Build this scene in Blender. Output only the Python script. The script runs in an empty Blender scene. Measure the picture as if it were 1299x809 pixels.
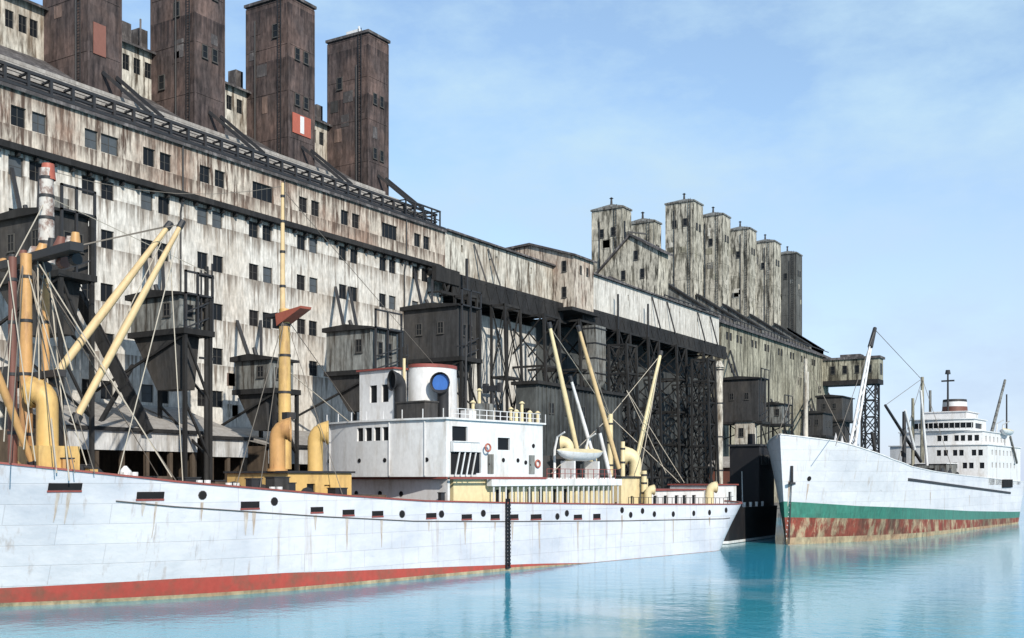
import bpy, math, random
from mathutils import Vector, Matrix
random.seed(7)
D = bpy.data
C = bpy.context.scene.collection
SC = bpy.context.scene
rad = math.radians

# ------------------------------------------------------------------ camera, sky, sun, exposure
CAM_A = rad(31.56); CAM_H = 9.0
cd = D.cameras.new('camera'); cam = D.objects.new('camera', cd); C.objects.link(cam)
cam.location = (0, 0, CAM_H); cam.rotation_euler = (rad(90), 0, CAM_A)
cd.sensor_width = 36; cd.lens = 1400 / 1299 * 36; cd.shift_y = 203.5 / 1299
cd.clip_start = 0.5; cd.clip_end = 20000
SC.camera = cam

SUN_TO = Vector((0.73, -0.50, 0.48)).normalized()
el = math.asin(SUN_TO.z); az = math.atan2(SUN_TO.x, SUN_TO.y)
W = D.worlds.new('World'); SC.world = W; W.use_nodes = True
nt = W.node_tree; nt.nodes.clear()
wo = nt.nodes.new('ShaderNodeOutputWorld'); bg = nt.nodes.new('ShaderNodeBackground')
sky = nt.nodes.new('ShaderNodeTexSky'); sky.sky_type = 'NISHITA'; sky.sun_disc = False
sky.sun_elevation = el; sky.sun_rotation = az; sky.air_density = 1.0; sky.dust_density = 0.15; sky.ozone_density = 2.5
tc = nt.nodes.new('ShaderNodeTexCoord'); mp = nt.nodes.new('ShaderNodeMapping'); mp.inputs['Scale'].default_value = (1, 1, 2.2)
no = nt.nodes.new('ShaderNodeTexNoise'); no.inputs['Scale'].default_value = 4.5; no.inputs['Detail'].default_value = 9; no.inputs['Roughness'].default_value = .62
rp = nt.nodes.new('ShaderNodeValToRGB'); rp.color_ramp.elements[0].position = .40; rp.color_ramp.elements[1].position = .66
rp.color_ramp.elements[0].color = (.25, .25, .25, 1); rp.color_ramp.elements[1].color = (1, 1, 1, 1)
mx = nt.nodes.new('ShaderNodeMix'); mx.data_type = 'RGBA'; mx.inputs['B'].default_value = (2.9, 4.05, 5.0, 1)
nt.links.new(tc.outputs['Generated'], mp.inputs['Vector']); nt.links.new(mp.outputs[0], no.inputs['Vector'])
nt.links.new(no.outputs['Fac'], rp.inputs[0]); nt.links.new(rp.outputs[0], mx.inputs['Factor'])
nt.links.new(sky.outputs[0], mx.inputs['A'])
sx = nt.nodes.new('ShaderNodeSeparateXYZ'); nt.links.new(tc.outputs['Generated'], sx.inputs[0])
hz_ = nt.nodes.new('ShaderNodeValToRGB'); e_ = hz_.color_ramp.elements; e_[0].position = 0; e_[1].position = .30
e_[0].color = (.85, .85, .85, 1); e_[1].color = (0, 0, 0, 1); nt.links.new(sx.outputs['Z'], hz_.inputs[0])
m2 = nt.nodes.new('ShaderNodeMix'); m2.data_type = 'RGBA'; m2.inputs['B'].default_value = (3.1, 3.6, 4.75, 1)
nt.links.new(hz_.outputs[0], m2.inputs['Factor']); nt.links.new(mx.outputs['Result'], m2.inputs['A']); nt.links.new(m2.outputs['Result'], bg.inputs['Color'])
bg.inputs['Strength'].default_value = 0.15
nt.links.new(bg.outputs[0], wo.inputs[0])
sl = D.lights.new('sun', 'SUN'); so = D.objects.new('sun', sl); C.objects.link(so)
sl.energy = 4.3; sl.angle = rad(.5); sl.color = (1, .93, .81)
so.rotation_euler = SUN_TO.to_track_quat('Z', 'Y').to_euler()
SC.view_settings.view_transform = 'Standard'; SC.view_settings.look = 'None'
SC.view_settings.exposure = 0.36; SC.view_settings.gamma = 1; SC.view_settings.use_curve_mapping = False

# ------------------------------------------------------------------ survey helpers (photo measurements -> metres)
f_, hy_, cx_ = 1400.0, 608.0, 649.5
FW = (-math.sin(CAM_A), math.cos(CAM_A)); RT = (math.cos(CAM_A), math.sin(CAM_A))
def proj(x, y, z):
    d = x*FW[0] + y*FW[1]; l = x*RT[0] + y*RT[1]
    return cx_ + f_*l/d, hy_ - f_*(z-CAM_H)/d
def Yat(px, X):
    r = (px-cx_)/f_; return X*(FW[1]+r*RT[1])/(FW[0]+r*RT[0])
def Zat(px, py, X):
    r = (px-cx_)/f_; return CAM_H + (hy_-py)/f_*X/(FW[0]+r*RT[0])
def lerp(a, b, t): return a + (b-a)*t
def interp(tab, x):
    if x <= tab[0][0]: return tab[0][1]
    for (a, va), (b, vb) in zip(tab, tab[1:]):
        if x <= b: return lerp(va, vb, (x-a)/(b-a))
    return tab[-1][1]

# ------------------------------------------------------------------ materials
def new_mat(name):
    m = D.materials.new(name); m.use_nodes = True
    n = m.node_tree; b = n.nodes['Principled BSDF']
    return m, n, b
def N(n, t, **kw):
    x = n.nodes.new(t)
    for k, v in kw.items(): setattr(x, k, v)
    return x
def ramp(n, src, p0, p1, c0=(0,0,0,1), c1=(1,1,1,1)):
    r = N(n, 'ShaderNodeValToRGB'); e = r.color_ramp.elements
    e[0].position, e[1].position = p0, p1; e[0].color, e[1].color = c0, c1
    n.links.new(src, r.inputs[0]); return r.outputs[0]
def mix(n, fac, a, b, blend='MIX'):
    m = N(n, 'ShaderNodeMix', data_type='RGBA', blend_type=blend)
    for k, v in (('Factor', fac), ('A', a), ('B', b)):
        if hasattr(v, 'links'): n.links.new(v, m.inputs[k])
        elif isinstance(v, (int, float)): m.inputs[k].default_value = v
        else: m.inputs[k].default_value = (*v[:3], 1)
    return m.outputs['Result']
def noise(n, vec, scale, detail=6, rough=.6):
    x = N(n, 'ShaderNodeTexNoise'); x.inputs['Scale'].default_value = scale
    x.inputs['Detail'].default_value = detail; x.inputs['Roughness'].default_value = rough
    n.links.new(vec, x.inputs['Vector']); return x.outputs['Fac']
def mapping(n, vec, s, loc=(0,0,0)):
    m = N(n, 'ShaderNodeMapping'); m.inputs['Scale'].default_value = s; m.inputs['Location'].default_value = loc
    n.links.new(vec, m.inputs['Vector']); return m.outputs[0]
def weathered(name, base, streak, patch, s_amt=.6, p_amt=.4, s_lo=.45, s_hi=.66, s_freq=1.0, rough=.85, sheet=(1.1, 2.6), tint=.16, spec=.3, zs=.08, bump=.25, fine=.35, tops=(), fall=7):
    """sheet cladding / boards: vertical run-off streaks, blotches, sheet by sheet tint, a faint relief"""
    m, n, b = new_mat(name)
    tcx = N(n, 'ShaderNodeTexCoord'); o = tcx.outputs['Object']
    st = noise(n, mapping(n, o, (s_freq, s_freq, s_freq*zs)), 1.0, 8, .66)
    pt = noise(n, mapping(n, o, (.13, .13, .10), (3, 7, 1)), 1.0, 8, .65)
    fn = noise(n, mapping(n, o, (2.6, 2.6, .9)), 1.0, 4, .6)
    col = mix(n, ramp(n, st, s_lo, s_hi, (0,0,0,1), (s_amt,)*3+(1,)), base, streak)
    col = mix(n, ramp(n, pt, .46, .68, (0,0,0,1), (p_amt,)*3+(1,)), col, patch)
    # run-off that starts under ledges, eaves and sills
    if tops:
        sp = N(n, 'ShaderNodeSeparateXYZ'); n.links.new(o, sp.inputs[0]); tot = None
        st2 = noise(n, mapping(n, o, (2.3, 2.3, .05), (5, 2, 8)), 1.0, 6, .6)
        for zt in tops:
            mr_ = N(n, 'ShaderNodeMapRange'); mr_.inputs['From Min'].default_value = zt-fall; mr_.inputs['From Max'].default_value = zt
            mr_.inputs['To Min'].default_value = -.16; mr_.inputs['To Max'].default_value = .13
            n.links.new(sp.outputs['Z'], mr_.inputs['Value'])
            lt = N(n, 'ShaderNodeMath', operation='LESS_THAN'); lt.inputs[1].default_value = zt; n.links.new(sp.outputs['Z'], lt.inputs[0])
            a1 = N(n, 'ShaderNodeMath', operation='ADD'); n.links.new(mr_.outputs[0], a1.inputs[0]); n.links.new(st2, a1.inputs[1])
            m1 = N(n, 'ShaderNodeMath', operation='MULTIPLY'); n.links.new(a1.outputs[0], m1.inputs[0]); n.links.new(lt.outputs[0], m1.inputs[1])
            if tot is None: tot = m1.outputs[0]
            else:
                mxm = N(n, 'ShaderNodeMath', operation='MAXIMUM'); n.links.new(tot, mxm.inputs[0]); n.links.new(m1.outputs[0], mxm.inputs[1]); tot = mxm.outputs[0]
        col = mix(n, ramp(n, tot, .50, .66, (0,0,0,1), (.8,)*3+(1,)), col, streak)
    # sheet tint
    fl = N(n, 'ShaderNodeVectorMath', operation='FLOOR')
    n.links.new(mapping(n, o, (1/sheet[0], 1/sheet[0], 1/sheet[1]), (.37, .37, .37)), fl.inputs[0])
    wn = N(n, 'ShaderNodeTexWhiteNoise', noise_dimensions='3D'); n.links.new(fl.outputs[0], wn.inputs['Vector'])
    col = mix(n, 1.0, col, ramp(n, wn.outputs['Value'], 0, 1, (1-tint,)*3+(1,), (1,1,1,1)), 'MULTIPLY')
    col = mix(n, 1.0, col, ramp(n, fn, .3, .7, (1-fine,)*3+(1,), (1,1,1,1)), 'MULTIPLY')
    n.links.new(col, b.inputs['Base Color'])
    b.inputs['Roughness'].default_value = rough; b.inputs['Specular IOR Level'].default_value = spec
    if bump:
        bp = N(n, 'ShaderNodeBump'); bp.inputs['Strength'].default_value = bump; bp.inputs['Distance'].default_value = .08
        n.links.new(fn, bp.inputs['Height']); n.links.new(bp.outputs[0], b.inputs['Normal'])
    return m
def painted(name, base, dirt, amt=.35, rough=.5, spec=.4, scale=.6, metal=0, zs=.25, lo=.5, hi=.72):
    m, n, b = new_mat(name)
    tcx = N(n, 'ShaderNodeTexCoord'); o = tcx.outputs['Object']
    a = noise(n, mapping(n, o, (scale, scale, scale*zs)), 1.0, 8, .65)
    c = noise(n, mapping(n, o, (3, 3, 2)), 1.0, 3, .6)
    col = mix(n, ramp(n, a, lo, hi, (0,0,0,1), (amt,)*3+(1,)), base, dirt)
    col = mix(n, 1.0, col, ramp(n, c, .3, .7, (.86,)*3+(1,), (1,1,1,1)), 'MULTIPLY')
    n.links.new(col, b.inputs['Base Color']); b.inputs['Roughness'].default_value = rough
    b.inputs['Specular IOR Level'].default_value = spec; b.inputs['Metallic'].default_value = metal
    return m
M = {}
M['wall_pale'] = weathered('pale_sheet_wall', (.74,.715,.67), (.18,.14,.11), (.50,.42,.34), s_amt=.85, p_amt=.6, s_lo=.53, s_hi=.66, s_freq=1.5, fine=.45, tint=.16, tops=(37.6, 35.2, 30.0, 24.5, 19.3), fall=3.4)
M['wall_tan'] = weathered('rusty_tan_sheet', (.64,.57,.49), (.11,.072,.055), (.38,.25,.19), s_amt=1, p_amt=.95, s_lo=.50, s_hi=.61, s_freq=1.8, fine=.5, zs=.12, tint=.2, tops=(43.0, 39.6), fall=3)
M['wall_cream'] = weathered('cream_sheet_wall', (.68,.65,.58), (.10,.08,.06), (.36,.28,.21), s_amt=1, p_amt=.7, s_lo=.48, s_hi=.61, s_freq=1.5, fine=.5, zs=.11)
M['tower_brown'] = weathered('dark_rust_sheet', (.115,.088,.085), (.032,.025,.028), (.22,.145,.125), s_amt=1, p_amt=.8, tops=(24.5, 17), fall=4, fine=.55, s_freq=1.5, zs=.14, tint=.35, sheet=(.9,2.2))
M['tower_dark'] = weathered('dark_grey_sheet_tower', (.11,.11,.105), (.035,.035,.035), (.16,.16,.15), s_amt=.8, p_amt=.6)
M['tower_grey'] = weathered('grey_sheet_tower', (.64,.60,.51), (.07,.066,.055), (.36,.33,.26), s_amt=1, p_amt=.6, s_lo=.48, s_hi=.58, s_freq=1.3, zs=.14, fine=.55, tint=.25)
M['far_wall'] = weathered('far_ochre_wall', (.48,.455,.36), (.055,.05,.04), (.24,.22,.16), s_amt=1, p_amt=.7, s_lo=.47, s_hi=.58, s_freq=1.1, zs=.08, fine=.55, tint=.28)
M['white_wall'] = weathered('white_sheet_wall', (.66,.64,.60), (.22,.19,.16), (.55,.52,.47), s_amt=.9, p_amt=.5, s_lo=.52, s_hi=.66, s_freq=1.5, fine=.4)
M['roof'] = weathered('dark_roof_sheet', (.10,.092,.096), (.30,.28,.28), (.05,.045,.045), s_amt=.8, p_amt=.6, s_lo=.5, s_hi=.66, zs=.5, tint=.4)
M['timber'] = weathered('tarred_timber', (.026,.026,.028), (.012,.012,.013), (.05,.045,.04), s_amt=.8, p_amt=.5, rough=.8, tint=.4)
M['iron'] = painted('black_iron', (.022,.023,.027), (.06,.045,.038), .5, .6)
M['cabin_grey'] = weathered('grey_cabin_sheet', (.25,.26,.255), (.06,.055,.05), (.15,.125,.10), s_amt=1, p_amt=.7, s_lo=.47, s_hi=.6, s_freq=1.9, fine=.5)
M['cabin_dark'] = weathered('dark_cabin_sheet', (.050,.050,.053), (.02,.02,.021), (.10,.085,.07), s_amt=.8, p_amt=.5, s_freq=1.6)
M['dark_hall'] = weathered('dark_hall_boards', (.055,.062,.066), (.018,.02,.022), (.13,.14,.14), s_amt=.8, p_amt=.7, s_freq=1.2)
M['shed_roof'] = weathered('pale_shed_roof', (.40,.38,.36), (.22,.19,.17), (.30,.27,.25), s_amt=.6, p_amt=.5, zs=.6)
M['shed_fascia'] = weathered('white_fascia_boards', (.60,.60,.60), (.28,.25,.22), (.44,.41,.38), s_amt=.8, p_amt=.4, s_freq=1.6, sheet=(.8, 3))
M['shed_dark'] = weathered('shed_brown_boards', (.10,.075,.055), (.04,.03,.025), (.15,.11,.08), s_amt=.8, p_amt=.6)
M['concrete'] = weathered('quay_concrete', (.20,.19,.18), (.10,.09,.08), (.13,.12,.11), zs=.2, sheet=(6,2))
M['hull_white'] = painted('white_hull_paint', (.66,.69,.76), (.40,.43,.50), .75, .45, .35, .24, zs=.45, lo=.44, hi=.74)
def hull_paint(name, ang, base, stain, rust):
    m, n, b = new_mat(name); tcx = N(n, 'ShaderNodeTexCoord'); o = tcx.outputs['Object']
    mr = N(n, 'ShaderNodeMapping'); mr.inputs['Rotation'].default_value = (0, 0, ang); n.links.new(o, mr.inputs['Vector'])
    sp = N(n, 'ShaderNodeSeparateXYZ'); n.links.new(mr.outputs[0], sp.inputs[0]); cb = N(n, 'ShaderNodeCombineXYZ')
    n.links.new(sp.outputs['Y'], cb.inputs['X']); n.links.new(sp.outputs['Z'], cb.inputs['Y'])
    bk = N(n, 'ShaderNodeTexBrick'); bk.inputs['Scale'].default_value = 1; bk.inputs['Brick Width'].default_value = 6.4; bk.inputs['Row Height'].default_value = 1.45
    bk.inputs['Mortar Size'].default_value = .035; bk.inputs['Mortar Smooth'].default_value = .6
    bk.inputs['Color1'].default_value = (.93,.93,.93,1); bk.inputs['Color2'].default_value = (1,1,1,1); bk.inputs['Mortar'].default_value = (.80,.79,.78,1)
    n.links.new(cb.outputs[0], bk.inputs['Vector'])
    big = noise(n, mapping(n, o, (.11, .11, .16), (2, 5, 1)), 1.0, 7, .65); run = noise(n, mapping(n, o, (1.5, 1.5, .10), (9, 1, 3)), 1.0, 7, .66); sc = noise(n, mapping(n, o, (.5, .5, 1.4)), 1.0, 8, .7)
    col = mix(n, ramp(n, big, .42, .70, (0,0,0,1), (.8,.8,.8,1)), base, stain)
    col = mix(n, ramp(n, run, .565, .70, (0,0,0,1), (.5,.5,.5,1)), col, rust)
    col = mix(n, ramp(n, sc, .64, .74, (0,0,0,1), (.5,.5,.5,1)), col, tuple(x*.55 for x in stain))
    col = mix(n, 1.0, col, bk.outputs['Color'], 'MULTIPLY'); n.links.new(col, b.inputs['Base Color'])
    b.inputs['Roughness'].default_value = .42; b.inputs['Specular IOR Level'].default_value = .35
    dent = noise(n, mapping(n, o, (.6, .6, .9)), 1.0, 3, .5); ad = N(n, 'ShaderNodeMath', operation='MULTIPLY_ADD'); ad.inputs[1].default_value = -.12
    n.links.new(bk.outputs['Fac'], ad.inputs[0]); n.links.new(dent, ad.inputs[2])
    bp = N(n, 'ShaderNodeBump'); bp.inputs['Strength'].default_value = .5; bp.inputs['Distance'].default_value = .16; n.links.new(ad.outputs[0], bp.inputs['Height']); n.links.new(bp.outputs[0], b.inputs['Normal'])
    return m
M['hull_near'] = hull_paint('white_hull_plating', rad(9.5), (.57,.575,.62), (.36,.39,.46), (.30,.23,.19))
M['hull_white'] = hull_paint('white_far_hull_plating', rad(5), (.56,.57,.61), (.40,.42,.47), (.34,.28,.23))
M['white'] = painted('white_ship_paint', (.64,.64,.65), (.40,.36,.32), .75, .45, .4, .9, zs=.2)
M['boot_red'] = painted('red_boot_topping', (.37,.065,.05), (.20,.085,.06), .9, .6, .3, .7, zs=.8, lo=.44, hi=.66)
M['rail_red'] = painted('rust_red_rail', (.24,.06,.05), (.10,.05,.04), .7, .6)
M['orange'] = painted('orange_mast_paint', (.50,.28,.11), (.19,.085,.045), .9, .5, .4, .8)
M['yellow'] = painted('ochre_yellow_paint', (.58,.38,.14), (.24,.14,.07), .85, .5, .4, .7)
M['cream'] = painted('cream_paint', (.66,.56,.34), (.40,.32,.20), .6, .5, .4, .7)
M['spar'] = painted('varnished_pale_spar', (.58,.43,.24), (.34,.23,.12), .6, .55, .3, 1.2)
M['brown'] = painted('brown_red_paint', (.15,.06,.045), (.07,.04,.035), .6, .6)
M['red'] = painted('vermilion_paint', (.37,.10,.065), (.28,.07,.05), .6, .55)
M['rust_panel'] = painted('faded_rust_panel', (.20,.085,.065), (.12,.05,.045), .8, .7)
M['patch_brown'] = weathered('faded_brown_sheet', (.24,.165,.14), (.06,.045,.042), (.30,.22,.19), s_amt=.9, p_amt=.6, fine=.5, s_freq=1.8)
M['blotch'] = painted('flaking_white_mast_paint', (.50,.47,.44), (.20,.13,.11), .95, .6, .3, 1.6, zs=.8, lo=.46, hi=.58)
M['black'] = painted('black_hull_paint', (.012,.012,.015), (.035,.03,.028), .5, .6, .3)
M['blue'] = painted('blue_paint', (.05,.15,.46), (.03,.08,.24), .5, .45)
M['rope'] = painted('wire_rope', (.16,.14,.12), (.08,.07,.06), .5, .8)
M['rope_pale'] = painted('pale_rope', (.46,.41,.34), (.3,.26,.2), .5, .8)
M['frame'] = painted('grey_window_frame', (.06,.058,.056), (.05,.045,.04), .6, .8)
M['unlit_inside'] = painted('unlit_opening_fill', (.016,.016,.018), (.03,.028,.026), .5, .9, .1)  # near-black fill stands in for the darkness inside openings
M['green'] = weathered('green_boot_band', (.05,.21,.16), (.07,.15,.12), (.035,.14,.11), s_amt=.5, p_amt=.5, rough=.5)
M['rusty_red'] = weathered('scaled_red_bottom', (.27,.065,.045), (.46,.38,.25), (.075,.06,.045), s_amt=.9, p_amt=.95, s_lo=.48, s_hi=.58, s_freq=.6, zs=.45, fine=.5, rough=.75)
M['weed'] = weathered('waterline_scale', (.45,.38,.25), (.12,.11,.08), (.30,.12,.07), s_amt=.8, p_amt=.7, s_freq=.7, zs=.7)
M['pale_pane'] = painted('dusty_sky_pane', (.07,.08,.09), (.05,.05,.05), .8, .35, .4)  # grey-blue sky reflection put into the pane colour, along with dust
m, n, b = new_mat('window_glass'); b.inputs['Base Color'].default_value = (.010,.012,.015,1); b.inputs['Roughness'].default_value = .3
b.inputs['Specular IOR Level'].default_value = .12; M['glass'] = m
# water
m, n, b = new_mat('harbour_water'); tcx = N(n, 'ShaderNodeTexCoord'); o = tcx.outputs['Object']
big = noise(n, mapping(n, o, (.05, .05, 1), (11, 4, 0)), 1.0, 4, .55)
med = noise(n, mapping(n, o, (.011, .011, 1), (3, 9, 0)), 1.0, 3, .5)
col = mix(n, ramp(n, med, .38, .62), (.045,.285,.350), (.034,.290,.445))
col = mix(n, ramp(n, big, .54, .70, (0,0,0,1), (.8,.8,.8,1)), col, (.36,.50,.57))  # pale patches in the base colour stand in for reflected cloud
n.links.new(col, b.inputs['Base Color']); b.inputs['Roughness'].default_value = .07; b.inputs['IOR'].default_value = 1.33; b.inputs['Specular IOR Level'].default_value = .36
w1 = noise(n, mapping(n, o, (.42, .42, 1)), 1.0, 4, .55); w2 = noise(n, mapping(n, o, (2.2, 2.2, 1)), 1.0, 3, .6)
ad = N(n, 'ShaderNodeMath', operation='MULTIPLY_ADD'); ad.inputs[1].default_value = .25
n.links.new(w2, ad.inputs[0]); n.links.new(w1, ad.inputs[2])
bp = N(n, 'ShaderNodeBump'); bp.inputs['Strength'].default_value = .42; bp.inputs['Distance'].default_value = .10
n.links.new(ad.outputs[0], bp.inputs['Height']); n.links.new(bp.outputs[0], b.inputs['Normal'])
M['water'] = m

# ------------------------------------------------------------------ mesh and object helpers
class MB:
    def __init__(s): s.v = []; s.f = []; s.m = []
    def add(s, vs, fs, mi=0):
        k = len(s.v); s.v += [tuple(v) for v in vs]; s.f += [tuple(i+k for i in q) for q in fs]; s.m += [mi]*len(fs); return s
    def box(s, x0, x1, y0, y1, z0, z1, mi=0):
        vs = [(x, y, z) for x in (x0, x1) for y in (y0, y1) for z in (z0, z1)]
        return s.add(vs, [(0,1,3,2),(4,6,7,5),(0,4,5,1),(2,3,7,6),(0,2,6,4),(1,5,7,3)], mi)
    def obox(s, fn, a0, a1, b0, b1, c0, c1, mi=0):
        vs = [fn(a, b, c) for a in (a0, a1) for b in (b0, b1) for c in (c0, c1)]
        return s.add(vs, [(0,1,3,2),(4,6,7,5),(0,4,5,1),(2,3,7,6),(0,2,6,4),(1,5,7,3)], mi)
    def bar(s, p, q, w, h=None, mi=0):
        p, q = Vector(p), Vector(q); d = (q-p).normalized(); h = h or w
        u = d.cross(Vector((0,0,1)));  u = u.normalized() if u.length > 1e-3 else Vector((0,1,0))
        v = u.cross(d).normalized()
        vs = [e + u*(a*w/2) + v*(c*h/2) for e in (p, q) for a, c in ((-1,-1),(1,-1),(1,1),(-1,1))]
        return s.add(vs, [(0,1,2,3),(7,6,5,4),(0,4,5,1),(1,5,6,2),(2,6,7,3),(3,7,4,0)], mi)
    def sweep(s, pts, rs, n=10, mi=0, caps=True):
        pts = [Vector(p) for p in pts]; rings = []
        for i, p in enumerate(pts):
            d = (pts[min(i+1, len(pts)-1)] - pts[max(i-1, 0)]).normalized()
            u = d.cross(Vector((0.31, 0.95, 0.02))).normalized(); v = d.cross(u).normalized()
            rings.append([p + (u*math.cos(t)+v*math.sin(t))*rs[i] for t in (2*math.pi*k/n for k in range(n))])
        vs = [v for r in rings for v in r]; fs = []
        for i in range(len(rings)-1):
            for k in range(n):
                a, b2 = i*n+k, i*n+(k+1) % n; fs.append((a, b2, b2+n, a+n))
        if caps: fs += [tuple(range(n))[::-1], tuple(range((len(rings)-1)*n, len(rings)*n))]
        return s.add(vs, fs, mi)
    def tube(s, p, q, r0, r1=None, n=10, mi=0): return s.sweep([p, q], [r0, r1 if r1 is not None else r0], n, mi)
    def wire(s, p, q, r=.035, sag=0, n=4, mi=0, seg=6):
        p, q = Vector(p), Vector(q)
        pts = [p.lerp(q, t/seg) - Vector((0,0,1))*sag*4*(t/seg)*(1-t/seg) for t in range(seg+1)] if sag else [p, q]
        return s.sweep(pts, [r]*len(pts), n, mi)
    def prism(s, prof, fn, a0, a1, mi=0):
        k = len(prof); vs = [fn(a, u, v) for a in (a0, a1) for u, v in prof]
        fs = [tuple(range(k))[::-1], tuple(range(k, 2*k))] + [(i, (i+1) % k, (i+1) % k+k, i+k) for i in range(k)]
        return s.add(vs, fs, mi)
    def holes(s, fn, us, vs, rects, depth, mi=0, rmi=None):
        """sheet in (u,v) with real rectangular openings and reveals going inwards (fn(u,v,d))"""
        U = sorted(set([us[0], us[1]] + [x for r in rects for x in r[:2]])); V = sorted(set([vs[0], vs[1]] + [x for r in rects for x in r[2:]]))
        for a, b2 in zip(U, U[1:]):
            for c, d in zip(V, V[1:]):
                mu, mv = (a+b2)/2, (c+d)/2
                if any(r[0] < mu < r[1] and r[2] < mv < r[3] for r in rects): continue
                s.add([fn(a,c,0), fn(b2,c,0), fn(b2,d,0), fn(a,d,0)], [(0,1,2,3)], mi)
        for r in rects:
            cs = [(r[0],r[2]),(r[1],r[2]),(r[1],r[3]),(r[0],r[3])]
            for (a, b2), (c, d) in zip(cs, cs[1:]+cs[:1]):
                s.add([fn(a,b2,0), fn(c,d,0), fn(c,d,depth), fn(a,b2,depth)], [(0,1,2,3)], mi if rmi is None else rmi)
        return s
    def mesh(s, name, mats, off=Vector((0,0,0)), smooth=False, fix=True):
        me = D.meshes.new(name); me.from_pydata([tuple(Vector(v)-off) for v in s.v], [], s.f)
        for mt in (mats if isinstance(mats, (list, tuple)) else [mats]): me.materials.append(mt)
        me.polygons.foreach_set('material_index', s.m)
        if smooth: me.polygons.foreach_set('use_smooth', [True]*len(me.polygons))
        if fix:
            import bmesh
            bm = bmesh.new(); bm.from_mesh(me); bmesh.ops.recalc_face_normals(bm, faces=bm.faces); bm.to_mesh(me); bm.free()
        if smooth:
            try: me.set_sharp_from_angle(angle=rad(40))
            except Exception: pass
        me.update(); return me
    def build(s, name, mats, parent=None, smooth=False, fix=True):
        off = wloc(parent) if parent else Vector((0,0,0))
        o = D.objects.new(name, s.mesh(name, mats, off, smooth, fix)); C.objects.link(o)
        if parent: o.parent = parent
        return o
def wloc(o):
    v = Vector((0,0,0))
    while o: v += Vector(o.location); o = o.parent
    return v
def tag(o, label, cat, group=None, kind=None):
    if label: o['label'] = label
    if cat: o['category'] = cat
    if group: o['group'] = group
    if kind: o['kind'] = kind
    return o
def thing(name, label, cat, loc=(0,0,0), group=None):
    o = D.objects.new(name, None); C.objects.link(o); o.location = loc; o.empty_display_size = .5
    return tag(o, label, cat, group)
def struct(name, mb, mt):
    o = mb.build(name, mt); o['kind'] = 'structure'; return o
WINC = {}
def window(parent, p, w, h, rot=0, mull=1, trans=1, name='window', frame='frame', t=.10, pane='glass', proud=.06):
    """frame (with mullions and sill) + sub-part pane; faces local +X, turned by rot"""
    key = (round(w,2), round(h,2), mull, trans, frame, t, pane, proud)
    if key not in WINC:
        a = MB()
        a.box(-.08, proud, -w/2, w/2, -h/2, -h/2+t); a.box(-.08, proud, -w/2, w/2, h/2-t, h/2)
        for sgn in (-1, 1):
            y = sgn*(w/2-t/2); a.box(-.08, proud, y-t/2, y+t/2, -h/2+t, h/2-t)
        for k in range(mull):
            y = -w/2 + w*(k+1)/(mull+1); a.box(-.06, proud-.02, y-t*.4, y+t*.4, -h/2+t, h/2-t)
        for k in range(trans):
            z = -h/2 + h*(k+1)/(trans+1); a.box(-.05, proud-.03, -w/2+t, w/2-t, z-t*.25, z+t*.25)
        a.box(-.04, proud+.07, -w/2-.06, w/2+.06, -h/2-.09, -h/2-.003)
        g = MB(); g.box(-.07, .0, -w/2+t*.5, w/2-t*.5, -h/2+t*.5, h/2-t*.5)
        WINC[key] = (a.mesh('window_frame', M[frame]), g.mesh('pane', M[pane]))
    fm, gm = WINC[key]
    o = D.objects.new(name, fm); C.objects.link(o); o.parent = parent; o.location = Vector(p) - wloc(parent); o.rotation_euler = (0, 0, rot)
    g = D.objects.new('pane', gm); C.objects.link(g); g.parent = o
    return o

# ------------------------------------------------------------------ setting: water and quay
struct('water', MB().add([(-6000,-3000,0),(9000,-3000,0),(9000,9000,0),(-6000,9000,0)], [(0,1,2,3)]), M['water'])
QX = -82.5; QZ = 2.8
mb = MB(); mb.box(-900, QX, -60, 430, -4, QZ); mb.box(QX-.9, QX+.25, -60, 430, QZ-.5, QZ+.25)
struct('quay', mb, M['concrete'])

# ------------------------------------------------------------------ near grain elevator
XF = -95.0; LEDGE = 40.4; EAVE = 45.9; TX = -107.0; GX = -114.9
YE = 135.0; YS = 38.0
root = thing('grain_elevator', 'huge pale and rust streaked grain elevator along the quay, rows of paired windows', 'grain elevator', (XF, YE-48, QZ))
bays = [Yat(p, XF) for p in (34, 125, 197, 267, 331, 390, 442, 492, 533)]
wins = []
upper, lower = [], []
for i, y in enumerate(bays):
    zc = 43.4
    if i in (4, 7): upper.append((y-1.75, y+1.75, zc-1.0, zc+1.0)); wins.append((y, zc, 3.5, 2.0, 3))
    else:
        for sgn in (-1, 1):
            w = 2.2 if (i == 1 and sgn == 1) else 1.6
            c = y + sgn*1.12; upper.append((c-w/2, c+w/2, zc-.95, zc+.95)); wins.append((c, zc, w, 1.9, 1))
    for r, z in enumerate((38.75, 33.7, 28.2, 23.1, 18.2)):
        for sgn in (-1, 1):
            if r == 2 and i in (2,) : continue
            if r == 3 and (i in (0, 4, 7, 8)): continue
            if r == 4 and i not in (1, 2, 3): continue
            if r == 3 and i in (3, 5, 6) and sgn == -1: continue
            c = y + sgn*1.12 + random.uniform(-.08, .08); lower.append((c-.8, c+.8, z-.95, z+.95)); wins.append((c, z, 1.6, 1.9, 1))
fac = lambda u, v, d: (XF-d, u, v)
facu = lambda u, v, d: (XF+.35-d, u, v)
mb = MB(); mb.holes(fac, (YS, YE), (QZ, LEDGE), lower, .4); mb.add([(XF-.45, YS, QZ), (XF-.45, YE, QZ), (XF-.45, YE, LEDGE), (XF-.45, YS, LEDGE)], [(0,1,2,3)], 1)
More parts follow.
